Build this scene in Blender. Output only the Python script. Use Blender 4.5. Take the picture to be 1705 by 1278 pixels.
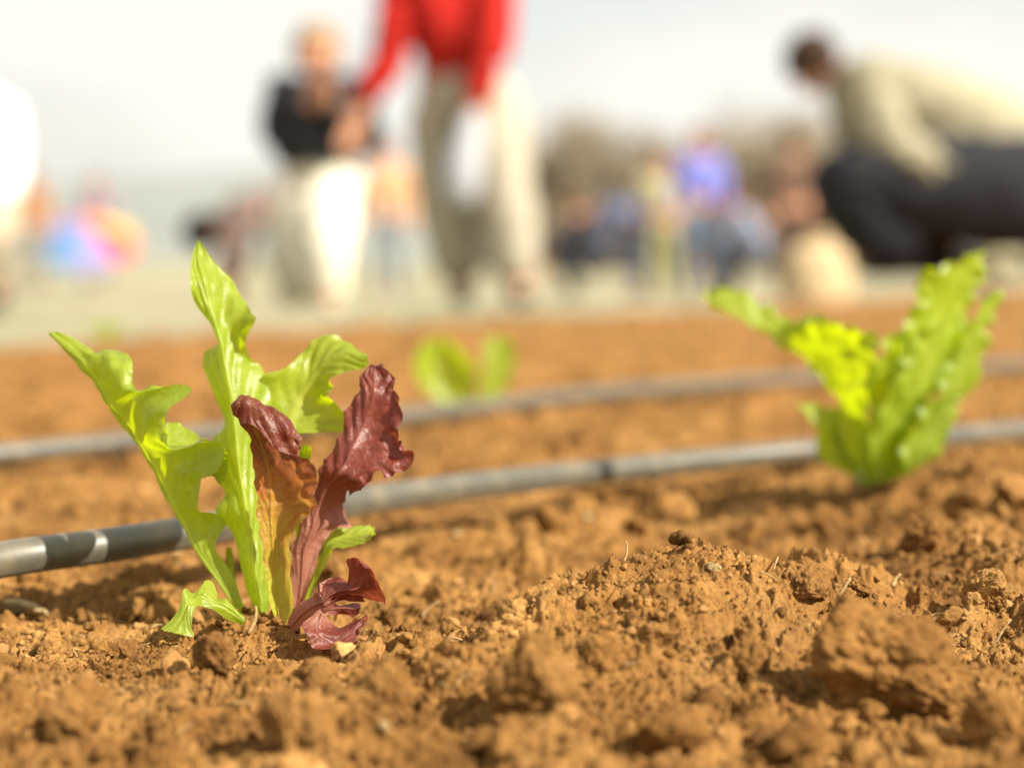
import bpy, bmesh, math, random
import numpy as np
from mathutils import Vector
R = math.radians
for o in list(bpy.data.objects): bpy.data.objects.remove(o)
SC = bpy.context.scene
COL = SC.collection
# ------------------------------------------------------------------ camera
F = 1705 * 60 / 36.0
CAMZ = 0.13
PITCH = math.atan((639 - 430) / F)
cam = bpy.data.cameras.new('camera'); cam_o = bpy.data.objects.new('camera', cam); COL.objects.link(cam_o)
cam_o.location = (0, 0, CAMZ); cam_o.rotation_euler = (R(90) - PITCH, 0, 0)
cam.lens = 60; cam.sensor_width = 36; cam.clip_start = 0.02; cam.clip_end = 3000
cam.dof.use_dof = True; cam.dof.focus_distance = 0.592; cam.dof.aperture_fstop = 4.5; cam.dof.aperture_blades = 0
SC.camera = cam_o
# ------------------------------------------------------------------ world and sun
SUN_EL, SUN_AZ = 40.0, 120.0          # azimuth clockwise from +Y (north); the sun stands to the right and a little behind the camera
w = bpy.data.worlds.new('World'); SC.world = w; w.use_nodes = True
nt = w.node_tree; N = nt.nodes; L = nt.links
for n in list(N): N.remove(n)
out = N.new('ShaderNodeOutputWorld'); bg = N.new('ShaderNodeBackground'); L.new(bg.outputs[0], out.inputs[0])
sky = N.new('ShaderNodeTexSky'); sky.sky_type = 'NISHITA'; sky.sun_disc = False
sky.sun_elevation = R(SUN_EL); sky.sun_rotation = R(SUN_AZ); sky.air_density = 1.3; sky.dust_density = 3.0
tc = N.new('ShaderNodeTexCoord'); mp = N.new('ShaderNodeMapping'); mp.inputs['Scale'].default_value = (1.2, 1.2, 3.2)
mp.inputs['Location'].default_value = (0.35, 0.2, 0.1)
nz = N.new('ShaderNodeTexNoise'); nz.inputs['Scale'].default_value = 2.1; nz.inputs['Detail'].default_value = 6
cr = N.new('ShaderNodeValToRGB'); cr.color_ramp.elements[0].position = 0.30; cr.color_ramp.elements[1].position = 0.52
cr.color_ramp.elements[0].color = (0.55, 0.55, 0.55, 1)
mx = N.new('ShaderNodeMixRGB'); mx.inputs[2].default_value = (5.9, 5.75, 5.35, 1)
L.new(tc.outputs['Generated'], mp.inputs[0]); L.new(mp.outputs[0], nz.inputs[0]); L.new(nz.outputs[0], cr.inputs[0])
L.new(cr.outputs[0], mx.inputs[0]); L.new(sky.outputs[0], mx.inputs[1]); L.new(mx.outputs[0], bg.inputs[0])
bg.inputs[1].default_value = 0.078
sun = bpy.data.lights.new('sun', 'SUN'); sun.energy = 5.0; sun.angle = R(0.6); sun.color = (1.0, 0.93, 0.80)
sun_o = bpy.data.objects.new('sun', sun); COL.objects.link(sun_o)
sd = Vector((math.sin(R(SUN_AZ)) * math.cos(R(SUN_EL)), math.cos(R(SUN_AZ)) * math.cos(R(SUN_EL)), math.sin(R(SUN_EL))))
sun_o.rotation_euler = sd.to_track_quat('Z', 'Y').to_euler(); sun_o.location = (3, -3, 4)
SC.view_settings.view_transform = 'Standard'; SC.view_settings.look = 'None'
SC.view_settings.exposure = 1.16; SC.view_settings.gamma = 1.0
SC.cycles.max_bounces = 8; SC.cycles.transparent_max_bounces = 8

# ------------------------------------------------------------------ helpers
def at(px, py, d):
    """photo pixel + distance along +Y -> world point"""
    u = (px - 852.5) / F; v = (639 - py) / F
    c, s = math.cos(PITCH), math.sin(PITCH)
    y = c + v * s; z = -s + v * c
    k = d / y
    return np.array((u * k, d, CAMZ + z * k))
def tag(o, label=None, cat=None, group=None, kind=None):
    if label: o['label'] = label
    if cat: o['category'] = cat
    if group: o['group'] = group
    if kind: o['kind'] = kind
    return o
def empty(name, loc, label, cat, group=None):
    o = bpy.data.objects.new(name, None); COL.objects.link(o); o.location = loc; o.empty_display_size = 0.05
    return tag(o, label, cat, group)
def mesh_obj(name, V, Fq, mat, parent=None, smooth=True, loc=None):
    """V (n,3) world or local; Fq array of faces of equal size or list of arrays"""
    me = bpy.data.meshes.new(name)
    V = np.asarray(V, dtype=np.float64)
    if parent is not None: V = V - np.array(parent.location)
    if loc is not None: V = V - np.asarray(loc)
    Fq = [Fq] if isinstance(Fq, np.ndarray) else Fq
    if isinstance(Fq, list) and len(Fq) and isinstance(Fq[0], np.ndarray):
        loops = np.concatenate([f.ravel() for f in Fq]).astype(np.int32)
        sizes = np.concatenate([np.full(len(f), f.shape[1]) for f in Fq]).astype(np.int32)
        starts = np.concatenate([[0], np.cumsum(sizes)[:-1]]).astype(np.int32)
        me.vertices.add(len(V)); me.vertices.foreach_set('co', V.astype(np.float32).ravel())
        me.loops.add(len(loops)); me.loops.foreach_set('vertex_index', loops)
        me.polygons.add(len(sizes)); me.polygons.foreach_set('loop_start', starts); me.polygons.foreach_set('loop_total', sizes)
        me.update(calc_edges=True); me.validate()
    else:
        me.from_pydata([tuple(v) for v in V], [], [tuple(int(i) for i in f) for f in Fq]); me.update()
    me.polygons.foreach_set('use_smooth', [smooth] * len(me.polygons))
    if mat: me.materials.append(mat)
    o = bpy.data.objects.new(name, me); COL.objects.link(o)
    if parent is not None: o.parent = parent
    if loc is not None: o.location = loc
    return o
def grid_faces(nr, nc, off=0):
    i = np.arange((nr - 1) * nc).reshape(nr - 1, nc)[:, :-1].ravel()
    return np.stack([i, i + 1, i + nc + 1, i + nc], 1) + off
def ico(sub):
    bm = bmesh.new(); bmesh.ops.create_icosphere(bm, subdivisions=sub, radius=1.0)
    V = np.array([v.co[:] for v in bm.verts]); T = np.array([[v.index for v in f.verts] for f in bm.faces]); bm.free()
    return V, T
# numpy noise
def h3(ix, iy, iz, k):
    n = (ix * 374761393 + iy * 668265263 + iz * 2147483647 + k * 1274126177) & 0xFFFFFFFF
    n = ((n ^ (n >> 13)) * 1103515245) & 0xFFFFFFFF
    n = ((n ^ (n >> 16)) * 2246822519) & 0xFFFFFFFF
    n = n ^ (n >> 15)
    return (n & 0xFFFFFF) / float(0x1000000)
def vnoise(P, k=0):
    I = np.floor(P).astype(np.int64); f = P - I; f = f * f * (3 - 2 * f)
    r = 0
    D = P.shape[1]
    for c in range(2 ** D):
        wgt = 1.0; idx = []
        for a in range(3):
            if a < D:
                b = (c >> a) & 1; idx.append(I[:, a] + b); wgt = wgt * (f[:, a] if b else 1 - f[:, a])
            else: idx.append(np.zeros(len(P), np.int64))
        r = r + wgt * h3(idx[0], idx[1], idx[2], k)
    return r * 2 - 1
def fbm(P, oc=4, k=0, g=0.5):
    r = 0; a = 1.0
    for o in range(oc):
        r = r + a * vnoise(P * (2.03 ** o) + 17.3 * o, k + o); a *= g
    return r
def domes2(P, k, prob=0.7, soft=True):
    """crumb-like bumps: max of random half-ellipsoids, cell size 1"""
    I = np.floor(P).astype(np.int64); r = np.zeros(len(P))
    z0 = np.zeros(len(P), np.int64)
    for a in (-1, 0, 1):
        for b in (-1, 0, 1):
            ix, iy = I[:, 0] + a, I[:, 1] + b
            cx = ix + h3(ix, iy, z0, k); cy = iy + h3(ix, iy, z0, k + 1)
            rr = 0.28 + 0.62 * h3(ix, iy, z0, k + 2) ** 1.5; on = h3(ix, iy, z0, k + 3) < prob
            ang = h3(ix, iy, z0, k + 4) * 3.14; ec = 0.65 + 0.35 * h3(ix, iy, z0, k + 5)
            dx, dy = P[:, 0] - cx, P[:, 1] - cy
            u = dx * np.cos(ang) + dy * np.sin(ang); v = (-dx * np.sin(ang) + dy * np.cos(ang)) / ec
            q = 1 - (u * u + v * v) / (rr * rr)
            q = np.maximum(q, 0); r = np.maximum(r, np.where(on, rr * (q if soft else np.sqrt(q)), 0))
    return r
def domes3(P, k):
    I = np.floor(P).astype(np.int64); r = np.zeros(len(P))
    for a in (-1, 0, 1):
        for b in (-1, 0, 1):
            for c in (-1, 0, 1):
                ix, iy, iz = I[:, 0] + a, I[:, 1] + b, I[:, 2] + c
                d2 = (P[:, 0] - ix - h3(ix, iy, iz, k)) ** 2 + (P[:, 1] - iy - h3(ix, iy, iz, k + 1)) ** 2 + (P[:, 2] - iz - h3(ix, iy, iz, k + 2)) ** 2
                rr = 0.35 + 0.5 * h3(ix, iy, iz, k + 3)
                q = 1 - d2 / (rr * rr)
                r = np.maximum(r, np.where(q > 0, rr * np.sqrt(np.maximum(q, 0)), 0))
    return r
# ------------------------------------------------------------------ materials
def nodes(name):
    m = bpy.data.materials.new(name); m.use_nodes = True
    t = m.node_tree; b = t.nodes.get('Principled BSDF')
    return m, t, b
def ramp(t, stops):
    r = t.nodes.new('ShaderNodeValToRGB'); e = r.color_ramp.elements
    while len(e) < len(stops): e.new(0.5)
    for i, (p, c) in enumerate(stops): e[i].position = p; e[i].color = (*c, 1)
    return r
def noise(t, scale, detail=4, rough=0.6, vec=None):
    n = t.nodes.new('ShaderNodeTexNoise'); n.inputs['Scale'].default_value = scale
    n.inputs['Detail'].default_value = detail; n.inputs['Roughness'].default_value = rough
    if vec: t.links.new(vec, n.inputs['Vector'])
    return n
def simple(name, col, rough=0.8, var=0.12, scale=30, bump=0.15, spec=0.3):
    m, t, b = nodes(name)
    tcn = t.nodes.new('ShaderNodeTexCoord')
    n = noise(t, scale, 5, 0.6, tcn.outputs['Object'])
    lo = tuple(max(0, c * (1 - var)) for c in col); hi = tuple(min(1, c * (1 + var)) for c in col)
    r = ramp(t, [(0.3, lo), (0.7, hi)]); t.links.new(n.outputs[0], r.inputs[0]); t.links.new(r.outputs[0], b.inputs['Base Color'])
    b.inputs['Roughness'].default_value = rough; b.inputs['Specular IOR Level'].default_value = spec
    bp = t.nodes.new('ShaderNodeBump'); bp.inputs['Strength'].default_value = bump; bp.inputs['Distance'].default_value = 0.02
    t.links.new(n.outputs[0], bp.inputs['Height']); t.links.new(bp.outputs[0], b.inputs['Normal'])
    return m
def soil_mat(name='soil', island=False):
    m, t, b = nodes(name)
    g = t.nodes.new('ShaderNodeNewGeometry'); P = g.outputs['Position']
    n1 = noise(t, 22, 5, 0.6, P); n2 = noise(t, 260, 6, 0.7, P); n3 = noise(t, 1400, 4, 0.7, P)
    r1 = ramp(t, [(0.28, (0.135, 0.062, 0.017)), (0.5, (0.260, 0.128, 0.035)), (0.75, (0.40, 0.222, 0.074))])
    t.links.new(n1.outputs[0], r1.inputs[0])
    r2 = ramp(t, [(0.30, (0.55, 0.50, 0.45)), (0.50, (0.97, 0.97, 0.97)), (0.70, (1.25, 1.25, 1.2))])
    t.links.new(n2.outputs[0], r2.inputs[0])
    r3 = ramp(t, [(0.3, (0.68, 0.64, 0.60)), (0.55, (1, 1, 1)), (0.75, (1.25, 1.25, 1.25))]); t.links.new(n3.outputs[0], r3.inputs[0])
    m1 = t.nodes.new('ShaderNodeMixRGB'); m1.blend_type = 'MULTIPLY'; m1.inputs[0].default_value = 1
    m2 = t.nodes.new('ShaderNodeMixRGB'); m2.blend_type = 'MULTIPLY'; m2.inputs[0].default_value = 1
    t.links.new(r1.outputs[0], m1.inputs[1]); t.links.new(r2.outputs[0], m1.inputs[2])
    t.links.new(m1.outputs[0], m2.inputs[1]); t.links.new(r3.outputs[0], m2.inputs[2])
    n0 = noise(t, 9, 3, 0.6, P); r0 = ramp(t, [(0.35, (0.78, 0.76, 0.74)), (0.6, (1.08, 1.08, 1.06))]); t.links.new(n0.outputs[0], r0.inputs[0])
    m3 = t.nodes.new('ShaderNodeMixRGB'); m3.blend_type = 'MULTIPLY'; m3.inputs[0].default_value = 1; t.links.new(m2.outputs[0], m3.inputs[1]); t.links.new(r0.outputs[0], m3.inputs[2]); m2 = m3
    if island:
        ri = ramp(t, [(0.0, (0.48, 0.46, 0.44)), (0.35, (0.9, 0.9, 0.88)), (0.75, (1.1, 1.12, 1.15)), (1.0, (1.7, 1.85, 2.2))]); t.links.new(g.outputs['Random Per Island'], ri.inputs[0])
        m4 = t.nodes.new('ShaderNodeMixRGB'); m4.blend_type = 'MULTIPLY'; m4.inputs[0].default_value = 1; t.links.new(m2.outputs[0], m4.inputs[1]); t.links.new(ri.outputs[0], m4.inputs[2]); m2 = m4
    t.links.new(m2.outputs[0], b.inputs['Base Color'])
    b.inputs['Roughness'].default_value = 0.95; b.inputs['Specular IOR Level'].default_value = 0.15
    ad = t.nodes.new('ShaderNodeMath'); ad.operation = 'MULTIPLY_ADD'; ad.inputs[1].default_value = 0.35
    t.links.new(n3.outputs[0], ad.inputs[0]); t.links.new(n2.outputs[0], ad.inputs[2])
    bp = t.nodes.new('ShaderNodeBump'); bp.inputs['Strength'].default_value = 1.0; bp.inputs['Distance'].default_value = 0.0014
    t.links.new(ad.outputs[0], bp.inputs['Height']); t.links.new(bp.outputs[0], b.inputs['Normal'])
    return m
SOIL = soil_mat(); CRUMB = soil_mat('soil_crumb', True)
def leaf_mat(name, kind):
    m, t, b = nodes(name)
    uv = t.nodes.new('ShaderNodeUVMap'); uv.uv_map = 'UVMap'
    sp = t.nodes.new('ShaderNodeSeparateXYZ'); t.links.new(uv.outputs[0], sp.inputs[0])   # x: -1..1 across, y: 0..1 along
    ab = t.nodes.new('ShaderNodeMath'); ab.operation = 'ABSOLUTE'; t.links.new(sp.outputs[0], ab.inputs[0])
    g = t.nodes.new('ShaderNodeNewGeometry')
    n = noise(t, 160, 5, 0.65, g.outputs['Position'])
    # slanting side veins: sin(k*(along - 0.35*|across|))
    vm = t.nodes.new('ShaderNodeMath'); vm.operation = 'MULTIPLY_ADD'; vm.inputs[1].default_value = -0.22
    t.links.new(ab.outputs[0], vm.inputs[0]); t.links.new(sp.outputs[1], vm.inputs[2])
    nv = t.nodes.new('ShaderNodeMath'); nv.operation = 'MULTIPLY_ADD'; nv.inputs[1].default_value = 0.05
    t.links.new(n.outputs[0], nv.inputs[0]); t.links.new(vm.outputs[0], nv.inputs[2])
    wv = t.nodes.new('ShaderNodeMath'); wv.operation = 'MULTIPLY'; wv.inputs[1].default_value = 62
    t.links.new(nv.outputs[0], wv.inputs[0])
    sn = t.nodes.new('ShaderNodeMath'); sn.operation = 'SINE'; t.links.new(wv.outputs[0], sn.inputs[0])
    pw = t.nodes.new('ShaderNodeMapRange'); pw.inputs[1].default_value = 0.72; pw.inputs[2].default_value = 1.0; pw.inputs[4].default_value = 0.22
    t.links.new(sn.outputs[0], pw.inputs[0])
    rib = t.nodes.new('ShaderNodeMapRange'); rib.inputs[1].default_value = 0.14; rib.inputs[2].default_value = 0.03
    rib.inputs[3].default_value = 0.0; rib.inputs[4].default_value = 1.0; t.links.new(ab.outputs[0], rib.inputs[0])
    fd = t.nodes.new('ShaderNodeMapRange'); fd.inputs[1].default_value = 0.25; fd.inputs[2].default_value = 0.95; fd.inputs[3].default_value = 1.0; fd.inputs[4].default_value = 0.15
    t.links.new(sp.outputs[1], fd.inputs[0]); rf = t.nodes.new('ShaderNodeMath'); rf.operation = 'MULTIPLY'; t.links.new(rib.outputs[0], rf.inputs[0]); t.links.new(fd.outputs[0], rf.inputs[1])
    mxv = t.nodes.new('ShaderNodeMath'); mxv.operation = 'MAXIMUM'; t.links.new(pw.outputs[0], mxv.inputs[0]); t.links.new(rf.outputs[0], mxv.inputs[1])
    if kind == 'green':
        c = ramp(t, [(0.3, (0.25, 0.34, 0.022)), (0.7, (0.35, 0.45, 0.050))]); t.links.new(n.outputs[0], c.inputs[0]); base = c.outputs[0]
        ribc = (0.50, 0.58, 0.11, 1); tr = (1.05, 1.05, 0.03, 1); tf = 0.60
    else:
        c1 = ramp(t, [(0.3, (0.105, 0.019, 0.012)), (0.7, (0.20, 0.042, 0.024))]); t.links.new(n.outputs[0], c1.inputs[0])
        if kind == 'redgreen':
            # green near the foot of the leaf, red above and towards the edge
            nn = noise(t, 110, 6, 0.7, g.outputs['Position'])
            a1 = t.nodes.new('ShaderNodeMath'); a1.operation = 'MULTIPLY_ADD'; a1.inputs[1].default_value = 0.75
            t.links.new(nn.outputs[0], a1.inputs[0]); t.links.new(sp.outputs[1], a1.inputs[2])
            r0 = ramp(t, [(0.42, (0.44, 0.46, 0.04)), (0.62, (0.42, 0.24, 0.035)), (0.86, (0.36, 0.095, 0.028)), (1.0, (0.15, 0.028, 0.02))])
            t.links.new(a1.outputs[0], r0.inputs[0])
            mm = t.nodes.new('ShaderNodeMixRGB'); mm.blend_type = 'MIX'; mm.inputs[0].default_value = 0.12
            t.links.new(r0.outputs[0], mm.inputs[1]); t.links.new(c1.outputs[0], mm.inputs[2]); base = mm.outputs[0]
            ribc = (0.50, 0.30, 0.05, 1); tr = (1.0, 0.85, 0.5, 1); tf = 0.48
        else:
            
            pk = t.nodes.new('ShaderNodeMapRange'); pk.inputs[1].default_value = 0.12; pk.inputs[2].default_value = 0.34; pk.inputs[3].default_value = 0.85; pk.inputs[4].default_value = 0.0
            t.links.new(sp.outputs[1], pk.inputs[0]); m0 = t.nodes.new('ShaderNodeMixRGB'); m0.inputs[2].default_value = (0.36, 0.16, 0.105, 1)
            t.links.new(pk.outputs[0], m0.inputs[0]); t.links.new(c1.outputs[0], m0.inputs[1]); base = m0.outputs[0]; ribc = (0.30, 0.12, 0.09, 1); tr = (1.0, 0.50, 0.28, 1); tf = 0.36
    vo = t.nodes.new('ShaderNodeTexVoronoi'); vo.feature = 'DISTANCE_TO_EDGE'; vo.inputs['Scale'].default_value = 260
    wp = t.nodes.new('ShaderNodeMixRGB'); wp.blend_type = 'ADD'; wp.inputs[0].default_value = 0.006
    t.links.new(g.outputs['Position'], wp.inputs[1]); t.links.new(n.outputs['Color'], wp.inputs[2]); t.links.new(wp.outputs[0], vo.inputs['Vector'])
    ve = t.nodes.new('ShaderNodeMapRange'); ve.inputs[1].default_value = 0.0; ve.inputs[2].default_value = 0.11; ve.inputs[3].default_value = 0.30; ve.inputs[4].default_value = 0.0
    t.links.new(vo.outputs['Distance'], ve.inputs[0])
    mx2 = t.nodes.new('ShaderNodeMath'); mx2.operation = 'MAXIMUM'; t.links.new(mxv.outputs[0], mx2.inputs[0]); t.links.new(ve.outputs[0], mx2.inputs[1]); mxv = mx2
    mr = t.nodes.new('ShaderNodeMixRGB'); mr.inputs[2].default_value = ribc
    sc = t.nodes.new('ShaderNodeMath'); sc.operation = 'MULTIPLY'; sc.inputs[1].default_value = 0.8 if kind == 'green' else 0.5
    t.links.new(mxv.outputs[0], sc.inputs[0]); t.links.new(sc.outputs[0], mr.inputs[0]); t.links.new(base, mr.inputs[1])
    t.links.new(mr.outputs[0], b.inputs['Base Color'])
    b.inputs['Roughness'].default_value = 0.36 if kind == 'green' else 0.43
    b.inputs['Specular IOR Level'].default_value = 0.5
    # puckered surface
    n2 = noise(t, 420, 3, 0.5, g.outputs['Position'])
    hh = t.nodes.new('ShaderNodeMath'); hh.operation = 'MULTIPLY_ADD'; hh.inputs[1].default_value = 0.5
    t.links.new(mxv.outputs[0], hh.inputs[0]); t.links.new(n2.outputs[0], hh.inputs[2])
    bp = t.nodes.new('ShaderNodeBump'); bp.inputs['Strength'].default_value = 0.5; bp.inputs['Distance'].default_value = 0.0006 if kind == 'green' else 0.0012
    t.links.new(hh.outputs[0], bp.inputs['Height']); t.links.new(bp.outputs[0], b.inputs['Normal'])
    ts = t.nodes.new('ShaderNodeBsdfTranslucent')
    tm = t.nodes.new('ShaderNodeMixRGB'); tm.blend_type = 'MULTIPLY'; tm.inputs[0].default_value = 1; tm.inputs[2].default_value = tr
    gm = t.nodes.new('ShaderNodeGamma'); gm.inputs[1].default_value = 0.65
    t.links.new(mr.outputs[0], gm.inputs[0]); t.links.new(gm.outputs[0], tm.inputs[1]); t.links.new(tm.outputs[0], ts.inputs[0])
    ms = t.nodes.new('ShaderNodeMixShader'); ms.inputs[0].default_value = tf
    t.links.new(b.outputs[0], ms.inputs[1]); t.links.new(ts.outputs[0], ms.inputs[2])
    t.links.new(ms.outputs[0], t.nodes['Material Output'].inputs[0])
    return m
GREEN = leaf_mat('lettuce_leaf_green', 'green'); RED = leaf_mat('lettuce_leaf_red', 'red'); REDG = leaf_mat('lettuce_leaf_red_green', 'redgreen')

# ------------------------------------------------------------------ terrain
def gauss(x, y, cx, cy, sx, sy, rot=0):
    c, s = math.cos(rot), math.sin(rot); u = (x - cx) * c + (y - cy) * s; v = -(x - cx) * s + (y - cy) * c
    return np.exp(-0.5 * ((u / sx) ** 2 + (v / sy) ** 2))
EDGE = [(-1.7, 1.9), (-0.85, 2.9), (-0.33, 3.75), (0.40, 4.7), (1.3, 6.3), (2.9, 9.2), (5.5, 12.0)]
def bed_macro(x, y):
    x = np.asarray(x, float); y = np.asarray(y, float)
    z = 0.034 * gauss(x, y, 0.066, 0.605, 0.036, 0.034, 0.12) + 0.012 * gauss(x, y, 0.03, 0.555, 0.035, 0.03)
    z += 0.026 * gauss(x, y, 0.275, 0.93, 0.075, 0.10) + 0.014 * gauss(x, y, 0.185, 0.66, 0.05, 0.07)
    z += 0.007 * gauss(x, y, -0.12, 0.515, 0.15, 0.028, 0.05)
    z -= 0.009 * gauss(x, y, -0.145, 0.668, 0.05, 0.022, 0.3)
    z += 0.0075 * gauss(x, y, -0.084, 0.612, 0.022, 0.016)
    z -= 0.006 * gauss(x, y, 0.06, 0.80, 0.12, 0.05, 0.5)
    z += 0.008 * gauss(x, y, -0.5, 1.9, 0.9, 0.12, 0.7) + 0.012 * gauss(x, y, 0.3, 3.4, 1.4, 0.35, 0.9)
    # rounded far shoulder of the bed, running diagonally away to the right
    ex = np.array([e[0] for e in EDGE]); ey = np.array([e[1] for e in EDGE])
    dist = (np.interp(x, ex, ey) - y) * 0.7
    z -= 0.26 * (1 / (1 + np.exp(np.clip(dist / 0.06, -30, 30))))
    return z
def bed_height(x, y):
    P = np.stack([x, y], 1)
    z = bed_macro(x, y)
    W = P + 0.006 * np.stack([vnoise(P / 0.012, 3), vnoise(P / 0.012 + 31, 5)], 1) + 0.0012 * np.stack([vnoise(P / 0.002, 7), vnoise(P / 0.002 + 31, 9)], 1)
    z += 0.0045 * fbm(P / 0.09, 3, 11)
    mask = np.clip(0.5 + 1.2 * vnoise(P / 0.05, 21), 0.15, 1)
    pl = 1 - 0.75 * gauss(x, y, -0.085, 0.585, 0.04, 0.045)
    z += 0.014 * pl * mask * domes2(W / 0.030, 40, 0.45)
    z += 0.0075 * pl * np.clip(0.5 + 1.3 * vnoise(P / 0.03, 23), 0.0, 1) * domes2(W / 0.012, 60, 0.6)
    fine = np.clip(0.6 + 1.0 * vnoise(P / 0.02, 27), 0.15, 1)
    z += 0.0040 * fine * domes2(W / 0.0055, 80, 0.7)
    z += 0.0024 * domes2(W / 0.0029, 100, 0.75)
    z += 0.0012 * domes2(W / 0.0015, 120, 0.8)
    z += 0.0010 * fbm(P / 0.010, 3, 140, 0.5)
    return z - 0.010
def build_bed():
    ys = list(np.arange(-0.6, 0.30, 0.008)); y = 0.30
    while y < 13.0:
        ys.append(y); y += y * (0.00135 if y < 0.88 else 0.0035 if y < 2.4 else 0.010)
    ys = np.array(ys)
    nc = 1100
    s = np.linspace(-1, 1, nc); a = np.abs(s)
    rows_x = []
    core = 0.31 * np.maximum(ys, 0.25) + 0.05
    inner = np.minimum(a / 0.88, 1)[None, :] * core[:, None]
    outer = (np.clip((a - 0.88) / 0.12, 0, 1) ** 2)[None, :] * (1.3 + 0.35 * np.maximum(ys, 0))[:, None]
    X = (inner + outer) * np.sign(s)[None, :]
    Y = np.repeat(ys[:, None], nc, 1)
    x, y = X.ravel(), Y.ravel()
    z = bed_height(x, y)
    V = np.stack([x, y, z], 1)
    return mesh_obj('soil_bed', V, grid_faces(len(ys), nc), SOIL)
bed = build_bed(); bed['kind'] = 'structure'; bed['label'] = 'tilled orange brown soil of the planting bed'
def H1(x, y): return float(bed_height(np.array([x]), np.array([y]))[0])
def Hm(x, y): return float(bed_macro(np.array([x]), np.array([y]))[0])

# ground outside the bed
def gz(y): return -0.03 - 0.23 * np.clip((np.asarray(y, float) - 6.5) / 11.5, 0, 1) - 0.02 * np.clip((6.5 - np.asarray(y, float)) / 3, 0, 1)
def build_ground():
    m, t, b = nodes('dry_grass_ground')
    g = t.nodes.new('ShaderNodeNewGeometry')
    n = noise(t, 0.9, 6, 0.65, g.outputs['Position']); r = ramp(t, [(0.30, (0.13, 0.155, 0.07)), (0.48, (0.28, 0.255, 0.15)), (0.65, (0.36, 0.31, 0.20)), (0.8, (0.19, 0.215, 0.10))])
    t.links.new(n.outputs[0], r.inputs[0]); n2 = noise(t, 14, 5, 0.7, g.outputs['Position'])
    r2 = ramp(t, [(0.3, (0.7, 0.7, 0.7)), (0.7, (1.15, 1.15, 1.15))]); t.links.new(n2.outputs[0], r2.inputs[0])
    mm = t.nodes.new('ShaderNodeMixRGB'); mm.blend_type = 'MULTIPLY'; mm.inputs[0].default_value = 1
    t.links.new(r.outputs[0], mm.inputs[1]); t.links.new(r2.outputs[0], mm.inputs[2]); t.links.new(mm.outputs[0], b.inputs['Base Color'])
    b.inputs['Roughness'].default_value = 0.95
    bp = t.nodes.new('ShaderNodeBump'); bp.inputs['Distance'].default_value = 0.03; t.links.new(n2.outputs[0], bp.inputs['Height']); t.links.new(bp.outputs[0], b.inputs['Normal'])
    ys = np.concatenate([np.arange(-3, 30, 0.25), np.geomspace(30, 1500, 60)])
    xs = np.concatenate([-np.geomspace(1200, 16, 40), np.arange(-15, 15.1, 0.25), np.geomspace(16, 1200, 40)])
    X, Y = np.meshgrid(xs, ys); x, y = X.ravel(), Y.ravel()
    z = gz(y) + 0.012 * fbm(np.stack([x, y], 1) / 0.7, 3, 200) - 0.035
    o = mesh_obj('ground', np.stack([x, y, z], 1), grid_faces(len(ys), len(xs)), m); o['kind'] = 'structure'
build_ground()
def build_hills():
    m = simple('hill_grass', (0.20, 0.215, 0.20), 0.95, 0.12, 0.02, 0.0)
    xs = np.linspace(-900, 900, 220); prof = 14 + 5.0 * fbm(np.stack([xs / 150, xs * 0], 1), 4, 300)
    prof = prof + 8 * np.exp(-((xs + 120) / 110) ** 2)
    rows = []
    for k, (dy, f) in enumerate(((0, 0), (30, 0.35), (70, 0.75), (110, 1.0), (170, 0.9), (260, 0.0))):
        rows.append(np.stack([xs, 330 + dy + 0 * xs, -0.5 + f * prof], 1))
    o = mesh_obj('hills', np.concatenate(rows), grid_faces(6, len(xs)), m); o['kind'] = 'structure'
build_hills()

# ------------------------------------------------------------------ clods and crumbs
def clod_variant(sub, seed, rough=1.0):
    V, T = ico(sub); rs = np.random.RandomState(seed)
    D = V / np.linalg.norm(V, axis=1)[:, None]
    sc = np.array([1, rs.uniform(0.65, 1.0), rs.uniform(0.55, 0.85)])
    r = np.ones(len(D))
    for _ in range(11):                                  # flat broken faces
        n = rs.normal(size=3); n /= np.linalg.norm(n); h = rs.uniform(0.58, 0.88)
        dd = D @ n; r = np.minimum(r, np.where(dd > 1e-3, h / np.maximum(dd, 1e-3), 9))
    off = rs.uniform(0, 50, 3)
    r = r * (1 + 0.18 * fbm(D * 1.4 + off, 3, seed))
    P = D * r[:, None]
    if sub >= 2: r = r + rough * 0.12 * domes3(P / 0.45 + off, seed + 5) - 0.03
    if sub >= 3: r = r + rough * 0.10 * domes3(P / 0.20 + off, seed + 9) - 0.03
    if sub >= 5: r = r + rough * 0.06 * domes3(P / 0.09 + off, seed + 15)
    if sub >= 6: r = r + rough * 0.035 * domes3(P / 0.042 + off, seed + 19)
    return D * r[:, None] * sc, T
def rotm(rs):
    q = rs.normal(size=4); q /= np.linalg.norm(q); a, b, c, d = q
    return np.array([[a*a+b*b-c*c-d*d, 2*(b*c-a*d), 2*(b*d+a*c)], [2*(b*c+a*d), a*a-b*b+c*c-d*d, 2*(c*d-a*b)], [2*(b*d-a*c), 2*(c*d+a*b), a*a-b*b-c*c+d*d]])
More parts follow.
